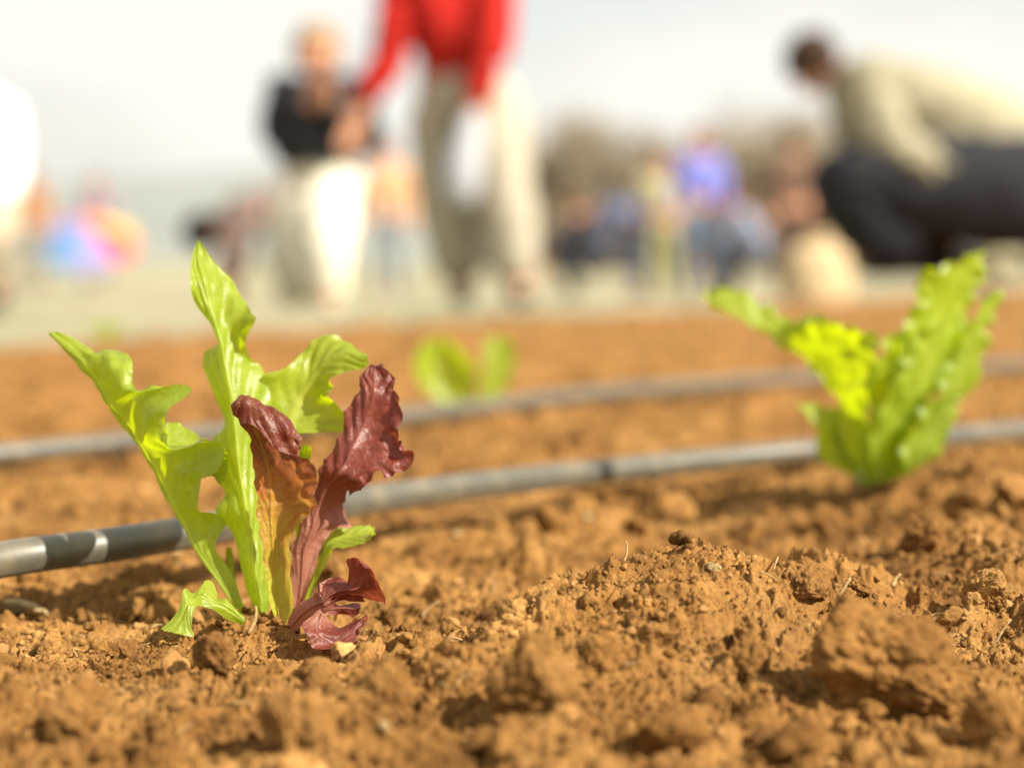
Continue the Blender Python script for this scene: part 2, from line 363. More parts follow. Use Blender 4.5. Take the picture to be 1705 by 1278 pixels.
def scatter(name, label, n, smin, smax, sub, seed, ymax=1.3, power=2.2, sink=0.25):
    rs = np.random.RandomState(seed); var = [clod_variant(sub, seed + 10 * i) for i in range(7)]
    Vs, Ts, off = [], [], 0
    u = rs.uniform(0, 1, n * 3); y = 0.30 * (ymax / 0.30) ** u
    x = rs.uniform(-1, 1, n * 3) * (0.31 * y + 0.06)
    keep = vnoise(np.stack([x, y], 1) / 0.045, seed + 3) > rs.uniform(-1.0, 0.7, n * 3)
    x, y = x[keep][:n], y[keep][:n]
    s = smin + (smax - smin) * rs.uniform(0, 1, len(x)) ** power
    z = bed_height(x, y)
    for i in range(len(x)):
        V, T = var[i % 7]
        Vs.append((V @ rotm(rs).T) * s[i] * 0.5 + np.array([x[i], y[i], z[i] + s[i] * (0.5 - sink) * 0.6])); Ts.append(T + off); off += len(V)
    o = mesh_obj(name, np.concatenate(Vs), np.concatenate(Ts), CRUMB); tag(o, label, None, None, 'stuff'); o['category'] = 'soil'
    return o
scatter('soil_crumbs', 'fine loose crumbs of brown soil spread over the whole bed', 30000, 0.0008, 0.0026, 1, 1000, 1.0, 1.6)
scatter('coarse_soil_crumbs', 'coarser loose crumbs of brown soil between the clods', 6000, 0.0018, 0.0045, 2, 1500, 1.3, 2.0)
scatter('small_soil_clods', 'small crumbly lumps of brown soil strewn over the bed', 1500, 0.0032, 0.0135, 4, 2000, 1.6, 3.4, 0.15)

def ground_ray(px, py):
    """first hit of the photo ray with the smooth bed"""
    a = at(px, py, 1.0); d = np.array([a[0], 1.0, a[2] - CAMZ]); yy = np.geomspace(0.3, 4, 900)
    zz = CAMZ + d[2] * yy; hh = bed_macro(d[0] * yy, yy) - 0.004
    i = np.argmax(zz < hh); y = yy[i] if (zz < hh).any() else 3.0
    return d[0] * y, y
# big clods the photograph shows, each its own object: px, py(base), width mm, seed, extra y-scale
CL = [
 (1497, 1165, 39, 31, 'large rough soil clod leaning at lower right of the bed'),
 (1345, 985, 20, 32, 'medium soil clod at the right shoulder of the low soil mound'),
 (1535, 915, 21, 33, 'round crumbly soil clod in the sunlit right part of the bed'),
 (1640, 900, 26, 34, 'jagged soil clod at the right edge beyond the round clod'),
 (1430, 990, 11, 35, 'small pointed soil clod above the dark hollow'),
 (890, 1200, 30, 36, 'blurred round soil clod low in the middle foreground'),
 (640, 1180, 20, 37, 'blurred soil clod below and right of the small red leaf'),
 (1130, 1240, 20, 38, 'blurred soil clod at the bottom between middle and right'),
 (1330, 1250, 16, 39, 'blurred soil clod at bottom right under the largest clod'),
 (235, 1020, 15, 40, 'small soil clod left of the curled green base leaf'),
 (355, 1105, 15, 41, 'soil clod in front of the curled green base leaf'),
 (1090, 1075, 12, 42, 'small soil clod on the front slope of the mound'),
 (1000, 1110, 14, 43, 'soil clod low on the front slope of the mound'),
 (760, 1120, 14, 44, 'soft soil clod between red leaf and mound'),
 (60, 960, 14, 45, 'soil clod at the left edge just below the near tube'),
 (1640, 1010, 17, 46, 'dry soil clod near the right edge of the bed'),
 (1250, 905, 9, 47, 'crumbly clod on the crest of the mound'),
 (500, 1240, 22, 48, 'blurred clod at bottom left of centre'),
 (130, 1200, 20, 49, 'blurred clod at bottom left corner of the bed'),
 (915, 880, 17, 50, 'pale orange clod just in front of the near tube'),
 (1600, 865, 22, 52, 'dark sided soil clod behind the round clod near the right edge'),
 (1692, 850, 24, 53, 'rough soil clod cut off by the right edge behind the splinters'),
 (1370, 870, 15, 54, 'soil clod in the dip behind the mound crest'),
 (1250, 1120, 15, 55, 'soil clod left of the largest clod in shade of its neighbours'),
 (1660, 1230, 17, 51, 'blurred clod at the bottom right corner'),
]
big = {}
for i, (px, py, mm, sd_, lab) in enumerate(CL):
    x, y = ground_ray(px, py)
    sub = 6 if mm >= 14 and y > 0.44 else 5
    V, T = clod_variant(sub, sd_ * 7, 1.5 if i == 0 else 1.15)
    rs = np.random.RandomState(sd_); sc = mm / 1000 / 2 * 1.12
    if i == 0:
        ang = 0.3; V = V * np.array([1.08, 0.85, 0.95])
        Rm = np.array([[math.cos(ang), 0, math.sin(ang)], [0, 1, 0], [-math.sin(ang), 0, math.cos(ang)]])
    else: Rm = rotm(rs)
    V = (V @ Rm.T) * sc
    loc = np.array([x, y, max(Hm(x, y) - 0.004, H1(x, y) - 0.006) + 0.55 * abs(V[:, 2].min()) * 0.8])
    o = mesh_obj('soil_clod', V, T, SOIL); o.location = loc
    tag(o, lab, 'soil clod', 'larger soil clods on the bed')
# pebbles
PEB = simple('pebble_stone', (0.42, 0.29, 0.13), 0.85, 0.3, 400, 0.6)
PB = [(35, 1018, 11, 2.0, 'pale tan stub of dry stalk or stone at the left edge'), (290, 925, 8, 1.2, 'pale yellow pebble lit in the gap behind the left leaf'),
      (1485, 842, 6, 1, 'pale pebble near the foot of the right lettuce'), (975, 870, 8, 1, 'cream pebble in front of the near tube, right of the orange clod'),
      (760, 890, 7, 1, 'small pale pebble behind the red leaves and before the tube'), (1012, 948, 5, 1, 'whitish pebble on left slope of the soil mound'),
      (1188, 945, 4.5, 1.2, 'yellowish chip of stone on the crest of the mound'), (210, 1080, 4, 1, 'tiny pale stone in front of the curled green leaf'),
      (640, 1240, 5, 1, 'blurred pale pebble at the bottom of the picture')]
for i, (px, py, mm, el, lab) in enumerate(PB):
    x, y = ground_ray(px, py); V, T = clod_variant(4, 900 + i, 0.6); V = V * np.array([el, 1, 0.8]) * mm / 2000
    o = mesh_obj('pebble', V, T, PEB); o.location = (x, y, H1(x, y) + mm / 1000 * 0.25); o.rotation_euler = (0.2 * i, 0.3, i)
    tag(o, lab, 'pebble', 'pale pebbles lying on the bed')
def chaff():
    rs = np.random.RandomState(77); n = 170; y = 0.36 * (1.1 / 0.36) ** rs.uniform(0, 1, n); x = rs.uniform(-1, 1, n) * (0.31 * y + 0.05); z = bed_height(x, y)
    Vs, Fs, off = [], [], 0
    for i in range(n):
        a = rs.uniform(0, 6.28); L_ = rs.uniform(0.002, 0.009); d = np.array((math.cos(a), math.sin(a), rs.uniform(-.1, .7))); p = np.array((x[i], y[i], z[i] + 0.0006)); tt = np.linspace(0, 1, 4)[:, None]
        V, Fc = tube_mesh(p + d * L_ * tt + np.array((0, 0, 0.0008)) * np.sin(tt * 3.1), rs.uniform(0.00015, 0.00045) * np.array((1, 1, .9, .4)), 5)
        Vs.append(V); Fs += [Fc[0] + off, Fc[1] + off]; off += len(V)
    tag(mesh_obj('plant_debris', np.concatenate(Vs), [f for f in Fs if f.shape[1] == 4] + [f for f in Fs if f.shape[1] == 3], STRAW), 'fine bits of dry plant debris scattered through the soil', 'plant debris', None, 'stuff')
STRAW = simple('dry_straw', (0.34, 0.22, 0.09), 0.8, 0.25, 400, 0.3)
def tube_mesh(pts, rad, n=10):
    pts = np.array(pts, float); t = np.gradient(pts, axis=0); t /= np.linalg.norm(t, axis=1)[:, None]
    up = np.array([0, 0, 1.0]); rad = np.ones(len(pts)) * rad
    s = np.cross(t, up); s /= np.linalg.norm(s, axis=1)[:, None] + 1e-9; u = np.cross(s, t)
    a = np.linspace(0, 2 * np.pi, n + 1)
    V = pts[:, None, :] + rad[:, None, None] * (np.cos(a)[None, :, None] * s[:, None, :] + np.sin(a)[None, :, None] * u[:, None, :])
    V = V[:, :-1].reshape(-1, 3); k = len(pts); fs = []
    i = np.arange(k - 1)[:, None] * n; j = np.arange(n)[None, :]; jn = (j + 1) % n
    Fq = np.stack([i + j, i + jn, i + n + jn, i + n + j], -1).reshape(-1, 4)
    V = np.concatenate([V, pts[:1], pts[-1:]]); c0 = k * n; jj = np.arange(n)
    T = np.concatenate([np.stack([np.full(n, c0), (jj + 1) % n, jj], 1), np.stack([np.full(n, c0 + 1), (k - 1) * n + jj, (k - 1) * n + (jj + 1) % n], 1)])
    return V, [Fq, T]
ST = [((413, 1052), (425, 1008), 'thin dry stalk standing at the foot of the green lettuce'), ((1380, 990), (1420, 962), 'flat pale splinter of straw beside the dark hollow'),
      ((1480, 985), (1505, 955), 'broken straw leaning right of the dark hollow'), ((1560, 905), (1610, 900), 'short straw lying right of the round clod'),
      ((85, 1070), (97, 1095), 'brown twig at the left foreground'), ((110, 1060), (128, 1098), 'bent brown twig bit beside the first twig at left'),
      ((1035, 925), (1040, 900), 'tiny stalk sticking up from the mound'), ((815, 975), (822, 950), 'upright splinter left of the mound'),
      ((1640, 1055), (1690, 1030), 'straw bit at the right edge'), ((700, 1010), (735, 1000), 'fine root hair lying right of the small red leaf')]
for i, (a, b, lab) in enumerate(ST):
    x0, y0 = ground_ray(*a); A = np.array([x0, y0, H1(x0, y0) + 0.0003]); B = at(b[0], b[1], y0 + (0.002 if i != 3 else 0.004)); B[2] = max(B[2], H1(B[0], B[1]) + 0.0008)
    tt = np.linspace(0, 1, 9)[:, None]; P = A * (1 - tt) + B * tt; P[:, 0] += 0.0012 * np.sin(tt[:, 0] * 3 + i); 
    V, Fc = tube_mesh(P, np.linspace(0.0010, 0.0004, 9) * (1.0 if i < 4 else 0.7), 7); o = mesh_obj('dry_straw', V, Fc, STRAW, loc=A)
    tag(o, lab, 'straw', 'bits of dry straw and twig on the bed')

# ------------------------------------------------------------------ drip tubes
def tube_mat():
    m, t, b = nodes('drip_tube_plastic')
    g = t.nodes.new('ShaderNodeNewGeometry'); n = noise(t, 38, 8, 0.75, g.outputs['Position'])
    r = ramp(t, [(0.30, (0.035, 0.032, 0.024)), (0.5, (0.065, 0.058, 0.038)), (0.70, (0.14, 0.11, 0.06))]); t.links.new(n.outputs[0], r.inputs[0]); t.links.new(r.outputs[0], b.inputs['Base Color'])
    b.inputs['Roughness'].default_value = 0.46; b.inputs['Specular IOR Level'].default_value = 0.9; b.inputs['Sheen Weight'].default_value = 0.25; b.inputs['Sheen Tint'].default_value = (0.9, 0.8, 0.6, 1)
    bp = t.nodes.new('ShaderNodeBump'); bp.inputs['Strength'].default_value = 0.25; bp.inputs['Distance'].default_value = 0.0006; t.links.new(n.outputs[0], bp.inputs['Height']); t.links.new(bp.outputs[0], b.inputs['Normal'])
    return m
TUBE = tube_mat()
def drip_tube(ctrl, rad, label):
    P = np.array([at(px, py, d) for px, py, d in ctrl])
    t0 = np.arange(len(P)); tt = np.linspace(0, len(P) - 1, 160)
    C = np.stack([catmull(P[:, k], tt) for k in range(3)], 1)
    V, Fc = tube_mesh(C, rad, 24)
    tag(mesh_obj('drip_tube', V, Fc, TUBE, loc=C[0]), label, 'irrigation tube', 'irrigation tubes laid along the bed')
def catmull(v, t):
    v = np.asarray(v, float); n = len(v); i = np.clip(np.floor(t).astype(int), 0, n - 2); f = t - i
    g = lambda k: np.where(k < 0, 2 * v[0] - v[1], np.where(k > n - 1, 2 * v[-1] - v[-2], v[np.clip(k, 0, n - 1)]))
    p0, p1, p2, p3 = g(i - 1), g(i), g(i + 1), g(i + 2)
    return 0.5 * (2 * p1 + (p2 - p0) * f + (2 * p0 - 5 * p1 + 4 * p2 - p3) * f ** 2 + (3 * p1 - p0 - 3 * p2 + p3) * f ** 3)
chaff()
drip_tube([(-900, 1150, 0.45), (-300, 990, 0.57), (0, 932, 0.635), (180, 907, 0.665), (360, 878, 0.705), (600, 834, 0.79), (850, 801, 0.88), (1000, 785, 0.94), (1200, 764, 1.005), (1400, 745, 1.06), (1700, 716, 1.18), (2100, 688, 1.36), (2700, 640, 1.7)], 0.0069,
          'nearest black irrigation tube with dull grey sheen passing behind both large lettuces')
drip_tube([(-900, 830, 0.88), (-300, 780, 1.00), (0, 756, 1.075), (350, 722, 1.20), (700, 689, 1.37), (1000, 655, 1.56), (1300, 632, 1.76), (1700, 607, 2.0), (2200, 580, 2.4), (2800, 556, 2.9)], 0.0069,
          'farther blurred grey irrigation tube running across the bed in front of the small lettuce')

# ------------------------------------------------------------------ leaves
def leaf(name, parent, patches, mat, base_d, seed=1, ruffle=1.2, label=None, kt=9, ks=12, lean=0, frill=0.0, relief=0.8):
    """patch = (rows of photo points from foot to tip, depth table [(row index, [mm per column])], midrib column)"""
    Vs, Fs, UV, off = [], [], [], 0
    for pi, (rows, dtab, mid) in enumerate(patches):
        nr, nc = len(rows), len(rows[0])
        A = np.array(rows, float)
        di = [d[0] for d in dtab]; dv = np.array([d[1] for d in dtab], float)
        D = np.stack([np.interp(np.arange(nr), di, dv[:, c]) for c in range(nc)], 1) / 1000 + base_d
        if lean: D = D + lean / 1000 * np.clip((1000 - A[:, :, 1]) / 500, 0, 1.3)
        P = np.zeros((nr, nc, 3))
        for i in range(nr):
            for j in range(nc): P[i, j] = at(A[i, j, 0], A[i, j, 1], D[i, j])
        ti = np.linspace(0, nr - 1, (nr - 1) * kt + 1); si = np.linspace(0, nc - 1, (nc - 1) * ks + 1)
        Q = np.stack([[catmull(P[:, j, k], ti) for j in range(nc)] for k in range(3)], -1)      # (nc, nt, 3)
        Q = np.stack([[catmull(Q[:, i, k], si) for i in range(len(ti))] for k in range(3)], -1)  # (nt, ns, 3)
        nt_, ns_ = len(ti), len(si)
        T, S = np.meshgrid(ti / (nr - 1), si, indexing='ij')
        m0 = mid
        u = np.where(S < m0, (S - m0) / max(m0, 1e-3), (S - m0) / max(nc - 1 - m0, 1e-3))
        if mid <= 0.01: u = np.where(S < m0, 0, u)
        gt = np.gradient(Q, axis=0); gs = np.gradient(Q, axis=1); Nn = np.cross(gt, gs); Nn /= np.linalg.norm(Nn, axis=2)[..., None] + 1e-12
        flat = Q.reshape(-1, 3)
        nz1 = vnoise(flat / 0.0045 + seed * 7.1, seed).reshape(nt_, ns_); nz2 = vnoise(flat / 0.0019 + seed * 3.3, seed + 4).reshape(nt_, ns_); nz3 = vnoise(flat / 0.010 + seed, seed + 8).reshape(nt_, ns_)
        e = np.abs(u) ** 3 * np.clip(T * 5, 0, 1)
        disp = ruffle * 0.001 * (nz1 * 1.3 + nz2 * 0.5) * e + 0.0011 * nz3 * np.clip(T * 4, 0, 1) + relief * 0.0005 * np.sin(62 * (T - 0.22 * np.abs(u)) + nz3) * np.abs(u) * (1.2 - np.abs(u)) * 3 * np.clip(T * 3, 0, 1) - 0.0009 * np.exp(-(u / 0.10) ** 2) * (1 - 0.6 * T)
        disp = disp + frill * 0.001 * np.abs(u) ** 2 * np.sin(T * 17 + 5 * nz3 + np.sign(u) * 1.5 + seed) * np.clip(T * 4, 0, 1)
        Q = Q + Nn * disp[..., None]
        Vs.append(Q.reshape(-1, 3)); Fs.append(grid_faces(nt_, ns_, off)); off += nt_ * ns_
        UV.append(np.stack([u.ravel(), (T + 1.7 * pi).ravel() if False else T.ravel()], 1))
    V = np.concatenate(Vs); Fq = np.concatenate(Fs); UV = np.concatenate(UV)
    o = mesh_obj(name, V, Fq, mat, parent); me = o.data
    ul = me.uv_layers.new(name='UVMap'); li = np.zeros(len(me.loops), np.int32); me.loops.foreach_get('vertex_index', li)
    ul.data.foreach_set('uv', UV[li].astype(np.float32).ravel())
    if label: o['label'] = label
    return o

gb = at(440, 1028, 0.614)
GL = empty('green_lettuce', gb, 'pale green lettuce seedling with tall lobed leaves rising behind red leaves at left', 'lettuce plant', 'lettuce seedlings planted in the bed')
rb = at(472, 1040, 0.604)
RL = empty('red_lettuce', rb, 'red lettuce seedling with ruffled wine red leaves and yellow green stalk at left', 'lettuce plant', 'lettuce seedlings planted in the bed')
# left long leaf
L1 = [[(401, 1030), (404, 1031), (407, 1031), (411, 1027)],
      [(377, 991), (384, 992), (390, 992), (400, 992)],
      [(350, 954), (359, 955), (368, 954), (384, 950)],
      [(328, 920), (336, 921), (345, 920), (360, 916)],
      [(318, 904), (326, 905), (340, 902), (363, 894)],
      [(310, 889), (318, 889), (340, 885), (377, 873)],
      [(300, 870), (309, 869), (330, 865), (366, 859)],
      [(289, 850), (298, 848), (314, 847), (333, 852)],
      [(279, 832), (288, 828), (308, 826), (330, 832)],
      [(269, 814), (279, 808), (305, 804), (333, 808)],
      [(254, 787), (266, 780), (298, 782), (337, 789)],
      [(240, 765), (253, 757), (295, 765), (360, 785)],
      [(228, 746), (243, 742), (290, 755), (374, 760)],
      [(218, 733), (233, 730), (275, 744), (358, 735)],
      [(212, 722), (226, 718), (255, 728), (290, 750)],
      [(202, 708), (216, 704), (246, 706), (279, 722)],
      [(192, 694), (207, 690), (238, 688), (277, 698)],
      [(183, 680), (198, 677), (232, 672), (284, 678)],
      [(176, 668), (191, 666), (226, 662), (318, 648)],
      [(170, 657), (186, 657), (215, 655), (290, 640)],
      [(165, 648), (181, 650), (204, 651), (232, 652)],
      [(160, 640), (174, 641), (198, 643), (226, 647)],
      [(155, 632), (166, 631), (190, 628), (220, 634)],
      [(146, 622), (158, 619), (184, 607), (220, 612)],
      [(136, 612), (150, 609), (176, 592), (213, 590)],
      [(126, 602), (144, 600), (164, 588), (186, 581)],
      [(112, 588), (130, 590), (148, 588), (160, 594)],
      [(100, 575), (112, 578), (130, 578), (146, 578)],
      [(90, 562), (97, 565), (108, 565), (120, 560)],
      [(83, 552), (85, 554), (88, 554), (92, 552)]]
leaf('leaf', GL, [(L1, [(0, [0, -2, -1, 0]), (5, [1, -2, -3, -4]), (10, [3, -1, -8, -12]), (14, [5, 0, -8, -14]), (18, [6, 2, -6, -16]), (23, [6, 3, -4, -2]), (25, [6, 4, 2, 8]), (29, [10, 8, 10, 10])], 0.7)],
     GREEN, 0.614, 3, 0.5, lean=22, label='long arching green leaf leaning far to the left')
# sunlit turned-back lobes of the left leaf
LB = [[(330, 800), (345, 790), (356, 786)], [(345, 788), (362, 790), (368, 806)], [(350, 765), (366, 768), (378, 780)], [(345, 742), (362, 745), (377, 756)], [(335, 728), (352, 733), (368, 738)]]
LC = [[(278, 752), (292, 756), (306, 752)], [(277, 735), (296, 735), (325, 742)], [(276, 715), (300, 716), (332, 726)], [(279, 706), (298, 704), (318, 716)]]
LD = [[(228, 662), (250, 664), (275, 660)], [(227, 654), (249, 652), (274, 652)], [(236, 649), (252, 643), (270, 646)]]
leaf('leaf', GL, [(LB, [(0, [4, 3, 2]), (4, [6, 3, 0])], 0.0), (LC, [(0, [2, 3, 4]), (3, [14, 14, 14])], 0.0), (LD, [(0, [2, 3, 4]), (2, [9, 9, 9])], 0.0)],
     GREEN, 0.606, 5, 0.4, lean=22, label='sunlit back half of the leftmost leaf showing between its lobes')
# tall middle leaf
L2 = [[(426, 1026), (434, 1028), (438, 1029), (443, 1028), (450, 1024)],
      [(420, 1005), (430, 1006), (435, 1007), (441, 1006), (449, 1003)],
      [(409, 979), (421, 980), (429, 981), (437, 980), (447, 978)],
      [(403, 955), (416, 956), (426, 957), (435, 956), (446, 955)],
      [(399, 934), (412, 934), (423, 934), (433, 934), (444, 934)],
      [(391, 900), (405, 898), (418, 898), (429, 898), (441, 897)],
      [(381, 876), (399, 875), (414, 874), (426, 874), (438, 873)],
      [(360, 849), (388, 852), (410, 850), (422, 850), (435, 850)],
      [(378, 822), (393, 824), (406, 824), (419, 823), (432, 822)],
      [(366, 802), (386, 803), (402, 802), (416, 800), (429, 798)],
      [(366, 770), (382, 770), (397, 770), (412, 768), (427, 765)],
      [(354, 733), (376, 736), (394, 735), (410, 730), (428, 725)],
      [(372, 708), (382, 706), (391, 704), (412, 700), (440, 695)],
      [(374, 690), (382, 686), (389, 682), (415, 676), (450, 670)],
      [(353, 652), (372, 655), (385, 656), (412, 650), (448, 648)],
      [(340, 615), (362, 626), (379, 630), (404, 622), (441, 624)],
      [(341, 588), (360, 602), (374, 606), (396, 602), (430, 606)],
      [(352, 578), (363, 586), (371, 590), (391, 586), (416, 594)],
      [(361, 566), (366, 572), (369, 575), (388, 570), (410, 573)],
      [(357, 551), (361, 555), (364, 557), (385, 553), (414, 555)],
      [(348, 538), (355, 541), (359, 543), (382, 538), (425, 530)],
      [(337, 522), (347, 524), (354, 526), (378, 520), (418, 519)],
      [(324, 502), (338, 503), (348, 502), (373, 500), (409, 500)],
      [(315, 475), (330, 474), (341, 470), (362, 472), (390, 474)],
      [(317, 445), (327, 444), (335, 442), (350, 448), (371, 450)],
      [(322, 420), (327, 420), (331, 420), (339, 425), (350, 424)],
      [(328, 400), (329, 400), (330, 400), (331, 401), (333, 403)]]
leaf('leaf', GL, [(L2, [(0, [2, -2, -3, -2, 2]), (8, [5, 0, -2, 1, 6]), (13, [8, 3, 0, 3, 8]), (16, [10, 3, 0, 4, 10]), (20, [6, 1, 0, 4, -4]), (23, [-4, -1, 0, 6, 12]), (26, [6, 6, 6, 6, 6])], 2)],
     GREEN, 0.616, 11, 0.4, lean=18, label='tallest upright green leaf with a pointed tip')
L3 = [[(452, 1010), (457, 1010), (462, 1010)],
      [(450, 850), (465, 850), (478, 850)],
      [(440, 760), (475, 770), (494, 760)],
      [(415, 712), (480, 728), (500, 721)],
      [(405, 690), (484, 702), (545, 720)],
      [(422, 645), (493, 680), (575, 714)],
      [(441, 623), (500, 662), (580, 698)],
      [(467, 616), (509, 647), (570, 678)],
      [(487, 603), (518, 634), (549, 661)],
      [(506, 583), (527, 621), (554, 645)],
      [(524, 563), (540, 607), (549, 631)],
      [(550, 559), (555, 596), (565, 625)],
      [(572, 567), (575, 589), (584, 617)],
      [(592, 584), (594, 592), (603, 614)],
      [(610, 589), (613, 595), (614, 602)]]
leaf('leaf', GL, [(L3, [(0, [0, 0, 0]), (3, [2, 3, 0]), (6, [-2, 6, 2]), (9, [8, 5, -2]), (12, [8, 0, -4]), (14, [-2, -5, -6])], 1)],
     GREEN, 0.622, 17, 0.8, lean=20, label='broad green leaf curling over to the right')
L4 = [[(505, 1000), (508, 1001), (512, 1000)], [(520, 960), (527, 960), (534, 955)], [(529, 930), (540, 930), (549, 924)], [(540, 900), (546, 906), (553, 912)], [(552, 882), (566, 894), (576, 911)], [(580, 874), (594, 886), (600, 905)], [(610, 873), (614, 884), (616, 899)], [(623, 880), (624, 884), (624, 890)]]
leaf('leaf', GL, [(L4, [(0, [0, 0, 0]), (3, [8, 6, 0]), (7, [14, 8, -2])], 1)], GREEN, 0.622, 19, 0.4, 'short bright green leaf low on the right behind the red stalk')
L5 = [[(408, 1028), (407, 1034), (403, 1040)], [(382, 1004), (386, 1017), (380, 1031)], [(377, 998), (371, 1009), (362, 1019)], [(361, 998), (357, 1004), (352, 1013)], [(359, 985), (346, 997), (341, 1010)],
      [(353, 967), (338, 992), (334, 1008)], [(340, 967), (330, 993), (329, 1008)], [(322, 987), (324, 1000), (325, 1012)], [(309, 979), (313, 1004), (321, 1028)], [(303, 988), (307, 1015), (319, 1042)],
      [(297, 1012), (300, 1030), (323, 1058)], [(282, 1032), (291, 1042), (313, 1058)], [(267, 1045), (274, 1049), (290, 1053)]]
leaf('leaf', GL, [(L5, [(0, [0, -1, 0]), (5, [4, -3, -6]), (8, [-6, -10, -12]), (12, [-14, -15, -16])], 1)], GREEN, 0.596, 23, 0.3, relief=0.15, label='small curled green leaf drooping to the soil at the foot')
L7 = [[(392, 1000), (395, 1001), (398, 1000)], [(380, 948), (386, 948), (390, 946)], [(376, 925), (381, 928), (388, 925)], [(377, 910), (381, 912), (384, 910)]]
leaf('leaf', GL, [(L7, [(0, [0, 0, 0]), (3, [5, 5, 5])], 1)], GREEN, 0.626, 27, 0.2)
L8 = [[(490, 1000), (494, 1001), (498, 1000)], [(494, 860), (499, 860), (504, 860)], [(499, 780), (506, 782), (512, 778)], [(498, 755), (506, 758), (518, 752)], [(505, 742), (510, 742), (517, 744)]]
leaf('leaf', GL, [(L8, [(0, [0, 0, 0]), (3, [4, 4, 2]), (4, [0, 0, 0])], 1)], GREEN, 0.620, 29, 0.8)
# red leaves
R1 = [[(462, 1041), (466, 1043), (470, 1044), (474, 1043), (477, 1037)],
      [(449, 998), (458, 1002), (469, 1006), (481, 1008), (489, 1004)],
      [(443, 951), (453, 954), (465, 957), (477, 955), (484, 948)],
      [(437, 897), (449, 900), (461, 904), (472, 908), (481, 909)],
      [(431, 862), (446, 866), (464, 870), (482, 873), (500, 868)],
      [(429, 838), (446, 842), (468, 846), (492, 850), (516, 848)],
      [(427, 826), (446, 830), (470, 834), (498, 839), (528, 841)],
      [(425, 808), (445, 812), (469, 817), (494, 820), (517, 822)],
      [(423, 792), (443, 795), (465, 800), (490, 803), (521, 806)],
      [(420, 772), (439, 775), (460, 780), (486, 783), (524, 785)],
      [(417, 748), (433, 750), (452, 755), (475, 762), (510, 773)],
      [(411, 718), (425, 722), (442, 730), (465, 742), (497, 757)],
      [(398, 690), (418, 694), (440, 704), (466, 718), (500, 744)],
      [(389, 668), (412, 661), (441, 677), (469, 685), (499, 730)],
      [(384, 672), (412, 668), (441, 688), (470, 702), (499, 738)],
      [(387, 688), (416, 694), (437, 712), (465, 730), (497, 750)],
      [(398, 702), (422, 708), (439, 727), (463, 748), (492, 760)]]
leaf('leaf', RL, [(R1, [(0, [0, 1, 1, 0, -1]), (3, [0, 3, 5, 3, -3]), (6, [0, 4, 6, 4, -4]), (10, [1, 5, 6, 2, -3]), (12, [0, 4, 4, 0, -3]), (13, [-3, -3, -3, -4, -5]), (14, [-7, -8, -8, -8, -8]), (16, [-8, -10, -11, -11, -8])], 1.2)],
     REDG, 0.604, 31, 1.3, frill=0.5, label='front leaf, orange red over a yellow green foot with a dark rolled top')
R2 = [[(487, 1012), (491, 1013), (495, 1014), (500, 1012), (504, 1006)],
      [(485, 962), (495, 962), (504, 962), (512, 960), (520, 956)],
      [(484, 915), (497, 915), (510, 915), (521, 916), (532, 917)],
      [(497, 880), (510, 882), (523, 884), (540, 884), (556, 882)],
      [(505, 858), (515, 860), (530, 864), (555, 870), (588, 872)],
      [(513, 838), (522, 840), (535, 842), (552, 846), (569, 843)],
      [(521, 815), (530, 818), (543, 821), (556, 826), (566, 824)],
      [(528, 800), (543, 802), (558, 804), (572, 808), (586, 812)],
      [(536, 786), (553, 785), (572, 790), (590, 800), (600, 818)],
      [(543, 772), (562, 768), (586, 774), (606, 784), (627, 788)],
      [(552, 750), (571, 745), (598, 752), (632, 766), (640, 796)],
      [(560, 736), (578, 729), (606, 738), (638, 752), (660, 783)],
      [(568, 722), (585, 713), (613, 724), (644, 740), (682, 762)],
      [(575, 708), (592, 700), (618, 710), (644, 722), (660, 742)],
      [(583, 692), (598, 686), (622, 696), (646, 704), (664, 712)],
      [(592, 671), (606, 668), (626, 678), (648, 686), (667, 682)],
      [(599, 648), (612, 648), (630, 656), (648, 664), (660, 662)],
      [(600, 634), (613, 636), (630, 642), (644, 646), (650, 650)],
      [(599, 622), (612, 626), (630, 630), (646, 632), (660, 636)],
      [(608, 612), (616, 616), (628, 619), (640, 622), (651, 624)],
      [(621, 606), (622, 608), (624, 609), (625, 610), (627, 612)]]
leaf('leaf', RL, [(R2, [(0, [0, 1, 2, 1, 0]), (3, [2, 0, 1, 5, 6]), (5, [4, 2, 3, 8, 12]), (7, [4, 0, -1, 0, 3]), (8, [2, -2, -4, -6, -8]), (12, [6, 3, 3, 0, -6]), (16, [9, 6, 6, 5, 2]), (20, [12, 12, 12, 12, 12])], 1.6)],
     RED, 0.618, 37, 2.4, frill=1.2, label='tall wine red leaf with ruffled edge leaning right on a pink stalk')
R3a = [[(478, 1036), (482, 1041), (486, 1046), (492, 1050)],
       [(495, 1006), (503, 1016), (506, 1026), (508, 1036)],
       [(522, 994), (526, 1002), (528, 1012), (526, 1024)],
       [(529, 984), (534, 996), (538, 1008), (537, 1019)],
       [(532, 971), (545, 985), (552, 996), (560, 1004)],
       [(550, 962), (560, 976), (574, 988), (576, 998)],
       [(566, 964), (576, 976), (590, 986), (592, 996)],
       [(579, 971), (588, 975), (598, 984), (602, 998)],
       [(583, 950), (594, 964), (606, 980), (614, 1001)],
       [(577, 932), (598, 950), (612, 974), (624, 1003)],
       [(590, 929), (606, 944), (622, 968), (636, 1003)],
       [(602, 938), (614, 944), (628, 970), (643, 1003)],
       [(614, 943), (621, 954), (631, 972), (641, 996)]]
R3b = [[(536, 1014), (536, 1018), (537, 1022)], [(548, 1004), (552, 1014), (556, 1024)], [(570, 1000), (574, 1012), (578, 1024)], [(588, 1002), (590, 1013), (590, 1028)], [(601, 1004), (601, 1012), (600, 1020)]]
